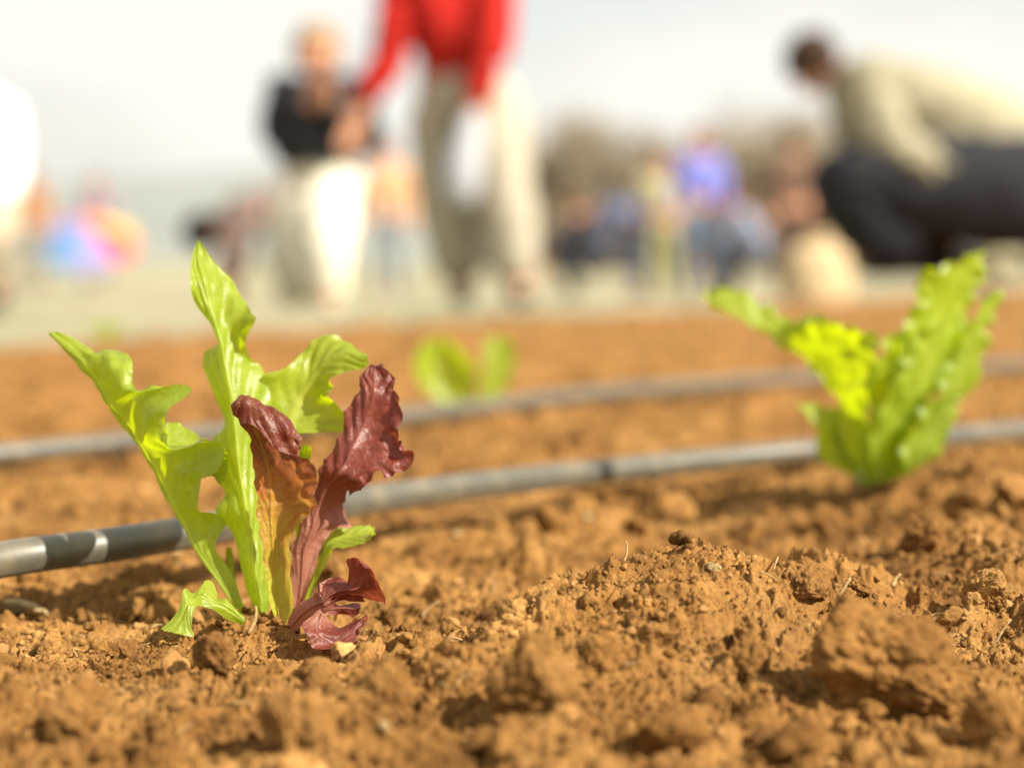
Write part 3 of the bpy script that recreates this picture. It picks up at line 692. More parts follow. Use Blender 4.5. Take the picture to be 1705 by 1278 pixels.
R3c = [[(534, 1012), (536, 1018), (539, 1019)],
       [(512, 1030), (530, 1034), (550, 1033)],
       [(504, 1038), (528, 1044), (558, 1040)],
       [(510, 1050), (534, 1054), (574, 1040)],
       [(516, 1062), (546, 1062), (598, 1030)],
       [(522, 1074), (556, 1067), (612, 1022)],
       [(548, 1076), (574, 1066), (611, 1038)],
       [(574, 1075), (590, 1064), (598, 1046)]]
R3d = [[(533, 1008), (533, 988), (532, 971)], [(548, 1004), (550, 982), (551, 962)], [(566, 1002), (569, 984), (567, 965)], [(584, 1002), (586, 986), (579, 972)], [(606, 1002), (600, 988), (588, 976)]]
leaf('leaf', RL, [(R3d, [(0, [-8, -8, -5]), (2, [-5, -2, 1]), (4, [0, 0, 0])], 1), (R3a, [(0, [0, 0, 0, 0]), (3, [-6, -9, -10, -9]), (5, [-2, -8, -8, -4]), (8, [-8, -9, -6, 2]), (12, [-16, -12, -8, -6])], 1.5),
                  (R3b, [(0, [-8, -9, -9]), (4, [4, -2, 0])], 1), (R3c, [(0, [-9, -10, -9]), (3, [-18, -15, -4]), (7, [-20, -14, -10])], 1)],
     RED, 0.592, 41, 0.9, frill=0.3, relief=0.15, label='small crumpled wine red leaf resting on the soil at the foot')

# right lettuce
gz_r = at(1448, 790, 0.90)
PL = empty('green_lettuce', gz_r, 'bright yellow green lettuce seedling standing alone at right before the near tube', 'lettuce plant', 'lettuce seedlings planted in the bed')
P1 = [[(1440, 800), (1446, 801), (1452, 800)], [(1426, 740), (1436, 742), (1448, 740)], [(1412, 700), (1424, 702), (1446, 690)], [(1392, 665), (1410, 665), (1448, 650)], [(1368, 633), (1396, 632), (1461, 605)],
      [(1342, 605), (1376, 602), (1456, 566)], [(1316, 583), (1352, 580), (1432, 545)], [(1290, 566), (1330, 564), (1398, 538)], [(1264, 551), (1300, 548), (1362, 530)], [(1238, 538), (1276, 536), (1335, 548)],
      [(1212, 524), (1244, 520), (1300, 522)], [(1190, 511), (1212, 506), (1262, 500)], [(1174, 500), (1188, 496), (1212, 488)], [(1168, 493), (1170, 492), (1178, 489)]]
leaf('leaf', PL, [(P1, [(0, [-4, -6, -4]), (2, [-14, -18, -24]), (4, [-18, -24, -46]), (7, [-18, -24, -50]), (9, [-14, -14, -16]), (13, [-6, -4, 6])], 0.5)], GREEN, 0.90, 51, 0.7, frill=3.2, relief=0.4, label='long leaf arching low to the left')
P2 = [[(1452, 800), (1458, 801), (1466, 800)], [(1462, 760), (1482, 762), (1505, 765)], [(1478, 700), (1502, 702), (1530, 705)], [(1482, 650), (1522, 650), (1566, 640)], [(1486, 600), (1538, 594), (1600, 588)],
      [(1492, 564), (1550, 556), (1618, 548)], [(1512, 534), (1562, 522), (1612, 520)], [(1530, 490), (1576, 490), (1624, 490)], [(1540, 458), (1588, 462), (1636, 462)], [(1562, 455), (1600, 445), (1641, 440)], [(1596, 432), (1614, 428), (1636, 428)], [(1620, 420), (1624, 419), (1630, 421)]]
leaf('leaf', PL, [(P2, [(0, [4, 0, 4]), (4, [-6, 4, 10]), (6, [-4, 6, 16]), (8, [-8, 4, 18]), (11, [4, 8, 12])], 1)], GREEN, 0.905, 53, 0.7, frill=3.2, relief=0.4, label='tallest leaf of the plant, its tip glaring in the sun')
P3 = [[(1456, 802), (1462, 803), (1470, 802)], [(1480, 778), (1508, 780), (1530, 772)], [(1510, 750), (1540, 756), (1564, 750)], [(1532, 715), (1556, 716), (1576, 712)], [(1552, 680), (1572, 680), (1590, 676)], [(1562, 650), (1588, 650), (1620, 640)],
      [(1570, 620), (1594, 622), (1629, 614)], [(1578, 594), (1604, 596), (1624, 592)], [(1588, 578), (1614, 578), (1646, 572)], [(1606, 552), (1626, 552), (1642, 550)], [(1622, 526), (1640, 526), (1660, 522)], [(1642, 496), (1654, 498), (1671, 502)], [(1660, 483), (1665, 483), (1671, 486)]]
leaf('leaf', PL, [(P3, [(0, [0, 0, 0]), (5, [-8, 0, 10]), (8, [-6, 2, 8]), (12, [6, 6, 6])], 1)], GREEN, 0.89, 57, 0.7, frill=3.2, relief=0.4, label='narrow leaf leaning furthest to the right')
P4 = [[(1452, 800), (1458, 801), (1464, 800)], [(1440, 730), (1462, 732), (1490, 735)], [(1444, 680), (1474, 680), (1510, 690)], [(1450, 640), (1484, 636), (1530, 640)], [(1456, 605), (1494, 600), (1546, 600)], [(1470, 580), (1502, 574), (1545, 575)], [(1484, 562), (1510, 556), (1530, 558)], [(1500, 553), (1510, 552), (1520, 554)]]
leaf('leaf', PL, [(P4, [(0, [0, 0, 0]), (3, [-8, 6, -8]), (7, [0, 4, 0])], 1)], GREEN, 0.90, 59, 0.7, frill=3.2, relief=0.4, label='short crinkled leaf in the middle of the plant')
P5 = [[(1445, 796), (1442, 798), (1438, 796)], [(1408, 745), (1402, 765), (1396, 782)], [(1395, 710), (1380, 735), (1364, 762)], [(1392, 685), (1374, 702), (1360, 720)], [(1376, 676), (1354, 684), (1346, 692)], [(1352, 671), (1338, 676), (1334, 680)], [(1326, 674), (1325, 675), (1324, 677)]]
leaf('leaf', PL, [(P5, [(0, [0, 0, 0]), (3, [6, 0, -6]), (6, [0, 0, 0])], 1)], GREEN, 0.91, 61, 0.7, 'small pointed leaf low on the left side')
P6 = [[(1452, 800), (1462, 803), (1474, 800)], [(1466, 772), (1488, 780), (1512, 782)], [(1480, 740), (1500, 745), (1528, 750)], [(1484, 700), (1510, 705), (1540, 712)], [(1486, 672), (1514, 668), (1552, 680)], [(1494, 650), (1520, 640), (1542, 652)]]
leaf('leaf', PL, [(P6, [(0, [-2, -3, -2]), (2, [-10, -4, -8]), (5, [-20, -10, -16])], 1)], GREEN, 0.90, 67, 0.7, frill=3.2, relief=0.4, label='short ruffled leaf low at the front')
P8 = [[(1448, 801), (1452, 802), (1458, 801)], [(1405, 770), (1430, 775), (1452, 776)], [(1384, 738), (1412, 738), (1446, 742)], [(1380, 700), (1404, 698), (1440, 700)], [(1398, 668), (1412, 668), (1432, 672)]]
leaf('leaf', PL, [(P8, [(0, [0, 0, 0]), (2, [-4, 4, -8]), (4, [4, 8, 4])], 1)], GREEN, 0.915, 69, 0.7, frill=3.0, relief=0.4, label='short dark rounded leaf low at the left back')
P9 = [[(1458, 802), (1466, 803), (1476, 801)], [(1490, 790), (1512, 786), (1536, 770)], [(1504, 760), (1532, 756), (1566, 735)], [(1512, 722), (1546, 720), (1586, 700)], [(1530, 690), (1560, 688), (1600, 668)], [(1556, 664), (1574, 660), (1592, 652)]]
leaf('leaf', PL, [(P9, [(0, [0, 0, 0]), (2, [-24, -12, 4]), (5, [-22, -10, 6])], 1)], GREEN, 0.895, 89, 0.7, frill=3.4, relief=0.4, label='pale glossy crumpled leaf low at the right front')
P10 = [[(1450, 800), (1456, 801), (1464, 800)], [(1452, 720), (1476, 722), (1500, 720)], [(1490, 640), (1530, 645), (1572, 640)], [(1510, 590), (1552, 596), (1600, 592)], [(1528, 556), (1566, 560), (1606, 556)], [(1556, 536), (1574, 538), (1592, 536)]]
leaf('leaf', PL, [(P10, [(0, [0, 0, 0]), (2, [-16, -6, 10]), (5, [-14, -2, 12])], 1)], GREEN, 0.885, 91, 0.7, frill=3.4, relief=0.4, label='broad crumpled leaf facing forward right of the middle')
# small lettuce behind the far tube
ML = empty('green_lettuce', at(775, 678, 1.50), 'small blurred lettuce seedling just beyond the farther tube, left of the middle', 'lettuce plant', 'lettuce seedlings planted in the bed')
M1 = [[(765, 680), (772, 682), (780, 680)], [(720, 660), (752, 655), (790, 650)], [(694, 630), (738, 625), (794, 622)], [(690, 598), (734, 592), (786, 600)], [(704, 572), (738, 568), (766, 580)], [(722, 563), (736, 562), (748, 566)]]
M2 = [[(782, 682), (790, 684), (800, 682)], [(800, 650), (820, 652), (842, 648)], [(806, 610), (830, 612), (856, 608)], [(804, 580), (830, 578), (856, 576)], [(812, 562), (830, 558), (846, 562)]]
M3 = [[(775, 684), (780, 686), (790, 684)], [(830, 672), (836, 676), (840, 682)], [(890, 655), (895, 660), (900, 666)], [(925, 652), (928, 654), (930, 657)]]
leaf('leaf', ML, [(M1, [(0, [0, 0, 0]), (3, [-15, 8, -10]), (5, [0, 6, 0])], 1)], GREEN, 1.50, 71, 2)
leaf('leaf', ML, [(M2, [(0, [0, 0, 0]), (4, [6, 12, 6])], 1)], GREEN, 1.49, 73, 2)
leaf('leaf', ML, [(M3, [(0, [0, 0, 0]), (3, [10, 10, 10])], 1)], GREEN, 1.50, 75, 1)
FL = empty('green_lettuce', at(175, 562, 2.75), 'faint tiny lettuce seedling at far left edge of the bed', 'lettuce plant', 'lettuce seedlings planted in the bed')
for (dx, hh_, sdn) in ((-14, 20, 77), (4, 24, 79), (18, 16, 83)):
    Q = [[(170 + dx * .1, 565), (175 + dx * .1, 566), (180 + dx * .1, 565)], [(158 + dx * .5, 552), (175 + dx * .5, 552), (192 + dx * .5, 552)], [(158 + dx, 562 - hh_ * .75), (176 + dx, 562 - hh_ * .8), (194 + dx, 562 - hh_ * .75)], [(172 + dx, 562 - hh_), (176 + dx, 562 - hh_), (180 + dx, 562 - hh_)]]
    leaf('leaf', FL, [(Q, [(0, [0, 0, 0]), (3, [10, 20, 10])], 1)], GREEN, 2.75, sdn, 2)

def crown(parent, sz, seed, c, dz=-0.002):
    m = simple('crown_stem', c, 0.6, 0.25, 300, 0.3)
    V, T = ico(4); r = 1 + 0.12 * fbm(V * 2.2 + seed, 3, seed); P = V * r[:, None] * np.array((sz, sz * .8, sz * .9)) + np.array((0, 0.003, dz))
    o = mesh_obj('crown_stem', P, T, m); o.parent = parent
crown(GL, 0.0038, 1, (0.20, 0.19, 0.05), -0.002); crown(RL, 0.0036, 2, (0.24, 0.14, 0.06), -0.002); crown(PL, 0.0065, 3, (0.28, 0.36, 0.08)); crown(ML, 0.005, 4, (0.28, 0.36, 0.08))
# ------------------------------------------------------------------ people
SKIN = simple('skin', (0.55, 0.27, 0.16), 0.55, 0.08, 20, 0.05)
MATS = {}
def cloth(c, rough=0.85):
    k = tuple(round(v, 3) for v in c)
    if k not in MATS: MATS[k] = simple('cloth_fabric', c, rough, 0.10, 18, 0.3, 0.15)
    return MATS[k]
def skin_mesh(name, chains, mat, parent, sub=2, wrinkle=0.0):
    """chains: list of lists of (key or point, (rx, ry)); equal points weld; grown with a skin modifier and baked to a mesh"""
    pts, rad, idx, edges = [], [], {}, []
    for ch in chains:
        prev = None
        for p, r in ch:
            k = tuple(round(float(v), 5) for v in p)
            if k not in idx: idx[k] = len(pts); pts.append(k); rad.append(r if isinstance(r, tuple) else (r, r))
            i = idx[k]
            if prev is not None and prev != i: edges.append((prev, i))
            prev = i
    bm = bmesh.new(); sl = bm.verts.layers.skin.verify()
    vs = [bm.verts.new(p) for p in pts]
    for v, r in zip(vs, rad): v[sl].radius = r
    vs[0][sl].use_root = True
    for a, b in set(tuple(sorted(e)) for e in edges): bm.edges.new((vs[a], vs[b]))
    me = bpy.data.meshes.new(name); bm.to_mesh(me); bm.free()
    o = bpy.data.objects.new('tmp', me); COL.objects.link(o)
    o.modifiers.new('skin', 'SKIN').use_smooth_shade = True
    s = o.modifiers.new('sub', 'SUBSURF'); s.levels = sub; s.render_levels = sub
    dg = bpy.context.evaluated_depsgraph_get(); dg.update()
    m2 = bpy.data.meshes.new_from_object(o.evaluated_get(dg)); bpy.data.objects.remove(o)
    m2.name = name; m2.materials.clear(); m2.materials.append(mat)
    if wrinkle:
        n_ = len(m2.vertices); co = np.zeros(n_ * 3, np.float32); m2.vertices.foreach_get('co', co); no = np.zeros(n_ * 3, np.float32); m2.vertices.foreach_get('normal', no)
        C3 = co.reshape(-1, 3).astype(float); d_ = 1 - np.abs(fbm(C3 * np.array((9, 9, 16)) + len(bpy.data.objects), 3, 5)) * 2
        m2.vertices.foreach_set('co', (C3 + no.reshape(-1, 3) * (wrinkle * d_)[:, None]).astype(np.float32).ravel()); m2.update()
    for p in m2.polygons: p.use_smooth = True
    r = bpy.data.objects.new(name, m2); COL.objects.link(r); r.parent = parent
    return r
def lump(name, c, rad, mat, parent, seed, amp=0.06, cut=None):
    V, T = ico(4); D = V.copy(); r = 1 + amp * fbm(D * 2.5 + seed, 3, seed)
    P = D * r[:, None] * np.array(rad)
    if cut is not None:
        n, h = cut; n = np.array(n, float); n /= np.linalg.norm(n); dd = P @ n; P = P - n * np.maximum(dd - h, 0)[:, None]
    P = P + np.array(c)
    o = mesh_obj(name, P, T, mat); o.parent = parent
    return o
def person(loc, J, label, shirt, pants, hair, shoes=(0.05, 0.04, 0.035), group='people working around the bed', skin=True, sleeves=True, hair_style='short', hat=None, face=None, s=1.0, fat=1.0, leg=1.0, hem=0.0, collar=1.0):
    """J: joints in metres, local (x right, y away, z up)"""
    e = empty('person', loc, label, 'person', group)
    g = {k: np.array(v, float) * s for k, v in J.items()}
    pel, ch, nk, hd = g['pelvis'], g['chest'], g['neck'], g['head']
    up = (hd - nk) / np.linalg.norm(hd - nk); fc = np.array(face if face is not None else (0, -1, 0), float); fc = fc - up * (fc @ up); fc /= np.linalg.norm(fc); sd2 = np.cross(fc, up)
    mid = (pel + ch) / 2
    body = [[(pel, (.13*s, .12*s)), (mid, (.12*s, .11*s)), (ch, (.135*s, .12*s)), (nk, (.055*s, .055*s)), (nk + up * .07*s, (.055*s, .055*s)), (hd, (.085*s, .095*s)), (hd + up * .075*s, (.07*s, .08*s))],
            [(hd - up*.02*s, .08*s), (hd - up * .02*s + fc * .095*s, .014*s)]]
    body[0].insert(5, (hd - up*.02*s, (.085*s, .095*s)))
    for sg, S in ((-1, 'l'), (1, 'r')):
        sh, el, wr = g['sh_' + S], g['el_' + S], g['wr_' + S]; hp, kn, an, to = g['hip_' + S], g['kn_' + S], g['an_' + S], g['toe_' + S]
        body.append([(ch, (.135*s, .12*s)), (sh, .062*s), ((sh + el) / 2, .050*s), (el, .042*s), ((el + wr) / 2, .036*s), (wr, .026*s)])
        body.append([(pel, (.13*s, .12*s)), (hp, .095*s), ((hp + kn) / 2, .080*s), (kn, .060*s), (kn * .6 + an * .4, .055*s), (an, .038*s), (to, .032*s)])
        d = (wr - el); d /= np.linalg.norm(d); side = np.cross(d, (0, 1, .2)); side /= np.linalg.norm(side); palm = wr + d * .055*s
        body.append([(wr, .026*s), (palm, (.030*s, .024*s))])
        for q, (f, ln) in enumerate(((-.027, .070), (-.009, .080), (.009, .075), (.026, .060))):
            r0 = palm + side * f * s + d * .02*s; r1 = r0 + d * ln * .55*s + np.array((0, -.006*s, -.008*s)); r2 = r1 + d * ln * .45*s + np.array((0, -.012*s, -.014*s))
            body.append([(palm, (.030*s, .024*s)), (r0, .010*s), (r1, .0085*s), (r2, .007*s)])
        t1 = wr + d * .03*s - side * .03*s; body.append([(wr, .026*s), (t1, .012*s), (t1 + d * .035*s - side * .018*s, .009*s)])
    b = skin_mesh('body', body, SKIN, e, 2)
    for sg in (-1, 1):
        lump('ear', hd + sd2 * sg * .085*s - up * .01*s, (.018*s, .018*s, .03*s), SKIN, b, 3)
        lump('eye', hd + sd2 * sg * .034*s + fc * .083*s + up * .012*s, (.011*s, .011*s, .009*s), cloth((.03, .02, .02), .3), b, 4, 0)
    lump('mouth', hd - up * .055*s + fc * .085*s, (.024*s, .010*s, .007*s), cloth((.35, .10, .08), .5), b, 5, 0)
    A_ = fat
    tor = [[(pel + (ch - pel) * .08 - (0, 0, hem), (.155*s*A_, .14*s*A_)), (mid, (.150*s*A_, .135*s*A_)), (ch, (.158*s*A_, .14*s*A_)), (nk - (nk - ch) * .25 * (collar == 1.0), (.085*s*collar, .08*s*collar))]]
    for S in 'lr':
        sh, el, wr = g['sh_' + S], g['el_' + S], g['wr_' + S]
        c = [(ch, (.158*s*A_, .14*s*A_)), (sh, .082*s*A_), ((sh + el) / 2, .072*s*A_)]
        if sleeves: c += [(el, .062*s*A_), ((el + wr) / 2, .054*s*A_), (wr * .92 + el * .08, .043*s)]
        tor.append(c)
    skin_mesh('shirt', tor, cloth(shirt), e, 3, 0.016)
    tr = [[(pel + (ch - pel) * .12, (.15*s, .135*s)), (pel, (.15*s, .14*s))]]
    for S in 'lr':
        hp, kn, an = g['hip_' + S], g['kn_' + S], g['an_' + S]
        tr.append([(pel, (.15*s, .14*s)), (hp, .115*s*leg), ((hp + kn) / 2, .102*s*leg), (kn, .085*s*leg), ((kn + an) / 2, .080*s*leg), (an, .068*s*leg)])
    skin_mesh('trousers', tr, cloth(pants), e, 3, 0.013)
    for S in 'lr':
        an, to = g['an_' + S], g['toe_' + S]
        skin_mesh('shoe', [[(an + (0, 0, .01), .052*s), (an - (to - an) * .25 - (0, 0, .03*s), .045*s), (an + (to - an) * .5 - (0, 0, .02*s), (.048*s, .04*s)), (to, (.042*s, .035*s))]], cloth(shoes, .6), e)
    if hair_style: lump('hair', hd + up * .028*s - fc * .022*s, (.104*s, .108*s, .110*s), cloth(hair, .7), e, 9, .10, (fc * .9 - up * .55, .055*s))
    if hat: lump('hat', hd + up * .075*s, (.12*s, .12*s, .07*s), cloth(hat), e, 10, .03)
    return e
def shift(J, **kw):
    K = dict(J); K.update(kw); return K
STAND = dict(pelvis=(0, 0, .95), chest=(0, 0, 1.30), neck=(0, 0, 1.47), head=(0, -.02, 1.62), sh_l=(-.19, 0, 1.40), el_l=(-.25, 0, 1.12), wr_l=(-.27, -.08, .88), sh_r=(.19, 0, 1.40), el_r=(.25, .02, 1.12), wr_r=(.25, -.08, .88),
             hip_l=(-.10, 0, .88), kn_l=(-.12, -.02, .48), an_l=(-.13, .02, .09), toe_l=(-.15, -.15, .04), hip_r=(.10, 0, .88), kn_r=(.12, -.02, .48), an_r=(.13, .02, .09), toe_r=(.15, -.15, .04))
BEND = shift(STAND, pelvis=(.15, 0, .85), chest=(-.15, -.05, .95), neck=(-.32, -.06, .93), head=(-.44, -.06, .86), sh_l=(-.22, -.20, .90), el_l=(-.26, -.22, .62), wr_l=(-.30, -.22, .38), sh_r=(-.22, .12, .90), el_r=(-.26, .12, .62), wr_r=(-.32, .10, .38),
             hip_l=(.14, -.10, .80), kn_l=(.05, -.12, .44), an_l=(.13, -.12, .09), toe_l=(-.05, -.14, .04), hip_r=(.14, .10, .80), kn_r=(.05, .12, .44), an_r=(.15, .12, .09), toe_r=(-.03, .12, .04))
SQUAT = shift(STAND, pelvis=(.10, 0, .35), chest=(-.02, -.02, .68), neck=(-.10, -.02, .84), head=(-.15, -.03, .97), sh_l=(-.10, -.18, .76), el_l=(-.28, -.20, .58), wr_l=(-.42, -.20, .38), sh_r=(-.04, .17, .76), el_r=(-.22, .18, .56), wr_r=(-.40, .12, .36),
              hip_l=(.10, -.10, .34), kn_l=(-.26, -.14, .46), an_l=(-.12, -.13, .09), toe_l=(-.30, -.14, .04), hip_r=(.10, .10, .34), kn_r=(-.26, .14, .46), an_r=(-.12, .13, .09), toe_r=(-.30, .14, .04))
KNEEL = shift(STAND, pelvis=(0, 0, .56), chest=(-.02, -.04, .88), neck=(-.01, -.06, 1.03), head=(0, -.09, 1.17), sh_l=(-.19, -.03, .96), el_l=(-.24, -.12, .70), wr_l=(-.06, -.28, .66), sh_r=(.18, -.03, .96), el_r=(.24, -.10, .70), wr_r=(.10, -.28, .62),
              hip_l=(-.10, 0, .50), kn_l=(-.12, -.10, .10), an_l=(-.12, .30, .07), toe_l=(-.12, .42, .03), hip_r=(.11, 0, .50), kn_r=(.16, -.12, .10), an_r=(.16, .30, .07), toe_r=(.16, .42, .03))
def mirror(J): 
    K = {}
    for k, v in J.items():
        kk = k[:-1] + {'l': 'r', 'r': 'l'}[k[-1]] if k[-2] == '_' else k
        K[kk] = (-v[0], v[1], v[2])
    return K
def foot(px, d): return (float(at(px, 430, d)[0]), d, float(gz(d)) - 0.03)
# red jacket, khaki trousers, head above the frame
D0 = 6.5; q = F / D0
def jm(px, py, dy, x0, z0): p = at(px, py, D0 + dy); return (p[0] - x0, dy, p[2] - z0)
fx, fy, fz = foot(790, D0)
j = lambda px, py, dy=0: jm(px, py, dy, fx, fz)
RP = dict(pelvis=j(765, 125), chest=j(745, -25), neck=j(745, -105), head=j(735, -175, -.03), sh_l=j(668, -65), el_l=j(655, 75, -.08), wr_l=j(603, 185, -.12), sh_r=j(820, -65), el_r=j(822, 60, -.20), wr_r=j(790, 185, -.24),
          hip_l=j(728, 150, .02), kn_l=j(740, 330, .05), an_l=j(772, 478, .12), toe_l=j(762, 490, -.06), hip_r=j(808, 150, -.03), kn_r=j(838, 320, -.10), an_r=j(862, 478, -.10), toe_r=j(872, 490, -.28))
rp = person((fx, fy, fz), RP, 'standing person in red jacket and khaki trousers, head cut off by the top edge', (0.36, 0.014, 0.009), (0.36, 0.32, 0.25), (.08, .05, .03), fat=1.15, leg=1.35, hem=.10)
skin_mesh('glove', [[(RP['wr_r'], .035), (np.array(RP['wr_r']) + (-.02, -.03, -.10), .06), (np.array(RP['wr_r']) + (-.05, -.04, -.24), .085), (np.array(RP['wr_r']) + (-.05, -.03, -.36), .06)]], cloth((.36, .37, .40)), rp)
# kneeling person with black top and cream trousers
D0 = 7.4; fx, fy, fz = foot(545, D0); j = lambda px, py, dy=0: jm(px, py, dy, fx, fz)
KP = dict(pelvis=j(540, 285), chest=j(534, 198), neck=j(528, 140, -.02), head=j(528, 92, -.04), sh_l=j(478, 168), el_l=j(476, 240, -.08), wr_l=j(520, 168, -.26), sh_r=j(590, 176), el_r=j(598, 250, -.05), wr_r=j(545, 160, -.28),
          hip_l=j(500, 305), kn_l=j(500, 440, -.05), an_l=j(495, 500, .25), toe_l=j(505, 508, .40), hip_r=j(550, 305, -.03), kn_r=j(546, 400, -.20), an_r=j(540, 500, -.14), toe_r=j(560, 512, -.32))
person((fx, fy, fz), KP, 'crouching person in black top and cream trousers, left of the red jacket', (0.022, 0.022, 0.024), (0.72, 0.68, 0.55), (.30, .20, .10), shoes=(.5, .45, .36), fat=1.7, leg=1.25)
# squatting man in olive jacket, right
D0 = 6.6; fx, fy, fz = foot(1484, D0); j = lambda px, py, dy=0: jm(px - 14, py, dy, fx, fz)
OP = dict(pelvis=j(1775, 285), chest=j(1495, 165), neck=j(1394, 120), head=j(1372, 112, -.02), sh_l=j(1465, 185, -.18), el_l=j(1510, 262, -.30), wr_l=j(1610, 288, -.32), sh_r=j(1460, 175, .18), el_r=j(1440, 280, .24), wr_r=j(1400, 330, .24),
          hip_l=j(1755, 325, -.12), kn_l=j(1392, 298, -.22), an_l=j(1535, 432, -.14), toe_l=j(1440, 446, -.20), hip_r=j(1750, 325, .12), kn_r=j(1440, 350, .20), an_r=j(1605, 432, .14), toe_r=j(1510, 446, .20))
op = person((fx, fy, fz), OP, 'dark haired man crouching low in olive tan jacket and black trousers at right', (0.29, 0.265, 0.18), (0.020, 0.020, 0.024), (.045, .025, .015), face=(-.6, -.15, -.7), shoes=(.02, .02, .022), fat=1.5, leg=2.15, collar=1.5)
lump('shirt_tail', np.array(j(1690, 262, -.15)), (.13, .06, .07), cloth((.8, .76, .72)), op, 8, .1)
# person in white at left edge
D0 = 6.0; fx, fy, fz = foot(-40, D0); j = lambda px, py, dy=0: jm(px, py, dy, fx, fz)
WP = dict(pelvis=j(-40, 330), chest=j(-50, 215), neck=j(-70, 130), head=j(-90, 70, -.05), sh_l=j(-130, 190), el_l=j(-150, 290), wr_l=j(-110, 370, -.2), sh_r=j(5, 195), el_r=j(10, 300, -.05), wr_r=j(-20, 380, -.2),
          hip_l=j(-80, 345), kn_l=j(-100, 380, -.35), an_l=j(-90, 485, -.12), toe_l=j(-95, 498, -.3), hip_r=j(-10, 345), kn_r=j(-20, 385, -.35), an_r=j(-10, 485, -.12), toe_r=j(-8, 498, -.3))
person((fx, fy, fz), WP, 'person in white shirt crouching, cut off by the left edge', (0.72, 0.72, 0.74), (0.35, 0.30, 0.22), (.2, .12, .07))
# bending person behind
D0 = 9.2; fx, fy, fz = foot(440, D0); j = lambda px, py, dy=0: jm(px, py, dy, fx, fz)
BP = dict(pelvis=j(492, 350), chest=j(415, 352), neck=j(378, 362), head=j(348, 386, -.02), sh_l=j(400, 360, -.16), el_l=j(385, 420, -.18), wr_l=j(372, 468, -.18), sh_r=j(402, 360, .16), el_r=j(398, 420, .18), wr_r=j(392, 468, .18),
          hip_l=j(492, 362, -.10), kn_l=j(462, 430, -.12), an_l=j(492, 485, -.10), toe_l=j(470, 492, -.12), hip_r=j(492, 362, .10), kn_r=j(470, 430, .12), an_r=j(500, 484, .10), toe_r=j(478, 490, .10))
person((fx, fy, fz), BP, 'person bent over in faded brown shirt with dark hair, behind the person in cream trousers', (0.17, 0.12, 0.105), (0.33, 0.31, 0.26), (.02, .018, .018), face=(-.4, -.1, -.9), leg=1.0)
# far group
FG = [(1165, 18.0, STAND, (0.20, 0.21, 0.58), (0.22, 0.28, 0.40), 1.02, 'distant person in bright blue shirt and jeans'),
      (1100, 18.6, STAND, (0.46, 0.42, 0.24), (0.36, 0.34, 0.16), 0.90, 'distant person in yellowish khaki clothes left of the blue shirt'),
      (1045, 18.2, BEND, (0.10, 0.12, 0.20), (0.08, 0.09, 0.14), 1.0, 'distant bending person in navy clothes'),
      (975, 17.5, SQUAT, (0.030, 0.032, 0.040), (0.025, 0.025, 0.03), 1.0, 'distant squatting person in black, leftmost of the far group'),
      (1245, 18.8, SQUAT, (0.22, 0.26, 0.36), (0.05, 0.05, 0.06), 1.15, 'distant squatting person in grey blue, right of the blue shirt'),
      (1322, 17.5, STAND, (0.17, 0.10, 0.07), (0.10, 0.065, 0.05), 0.98, 'distant person in dark brown clothes beside the crouching man'),
      (648, 17.5, STAND, (0.62, 0.36, 0.20), (0.22, 0.24, 0.25), 0.92, 'distant person in peach top seen between cream trousers and khaki trousers'),
      (55, 24.0, STAND, (0.34, 0.17, 0.08), (0.25, 0.24, 0.20), 0.95, 'distant person in orange top left of the parasol'),
      (165, 27.0, STAND, (0.28, 0.20, 0.26), (0.30, 0.30, 0.28), 0.98, 'distant person in mauve top behind the parasol'),
      (1675, 17.0, SQUAT, (0.14, 0.17, 0.24), (0.30, 0.26, 0.16), 1.0, 'distant person in pale blue top beyond the black trousers')]
for px, d, J, sh, pa, s, lab in FG:
    person(foot(px, d), J, lab, sh, pa, (.12, .07, .04), s=s, face=(0.2, 1, 0) if px in (975, 1245, 1045, 1322) else None)
# cream sack standing in front of the crouching man
def sack(px, d, label):
    x, y, z = foot(px, d); e = empty('burlap_sack', (x, y, z), label, 'sack'); m = cloth((0.50, 0.38, 0.22)); nn = 36
    prof = [(0, .0), (.10, .0), (.125, .03), (.135, .10), (.13, .18), (.115, .24), (.07, .272), (.045, .28), (.055, .295), (.05, .31), (.02, .305), (0, .30)]
    V = []
    for i, (r, h) in enumerate(prof):
        for k in range(nn):
            a = 2 * math.pi * k / nn; rr = r * (1 + .07 * math.sin(3 * a + h * 20) + .04 * math.sin(7 * a + 2 + h * 30)); V.append((.85 * rr * math.cos(a), .7 * rr * math.sin(a), .9 * h))
    Fq = [];
    for i in range(len(prof) - 1):
        for k in range(nn): Fq.append((i * nn + k, i * nn + (k + 1) % nn, (i + 1) * nn + (k + 1) % nn, (i + 1) * nn + k))
    o = mesh_obj('bag', np.array(V), np.array(Fq), m); o.parent = e
    a = np.linspace(0, 2 * np.pi, 25); P = np.stack([.043 * np.cos(a), .036 * np.sin(a), .253 + 0 * a], 1); VV, FF = tube_mesh(P, .007, 8)
    t = mesh_obj('tie', VV, FF, cloth((.25, .16, .08))); t.parent = e
sack(1362, 5.9, 'cream cloth sack standing on the ground before the man in black trousers')
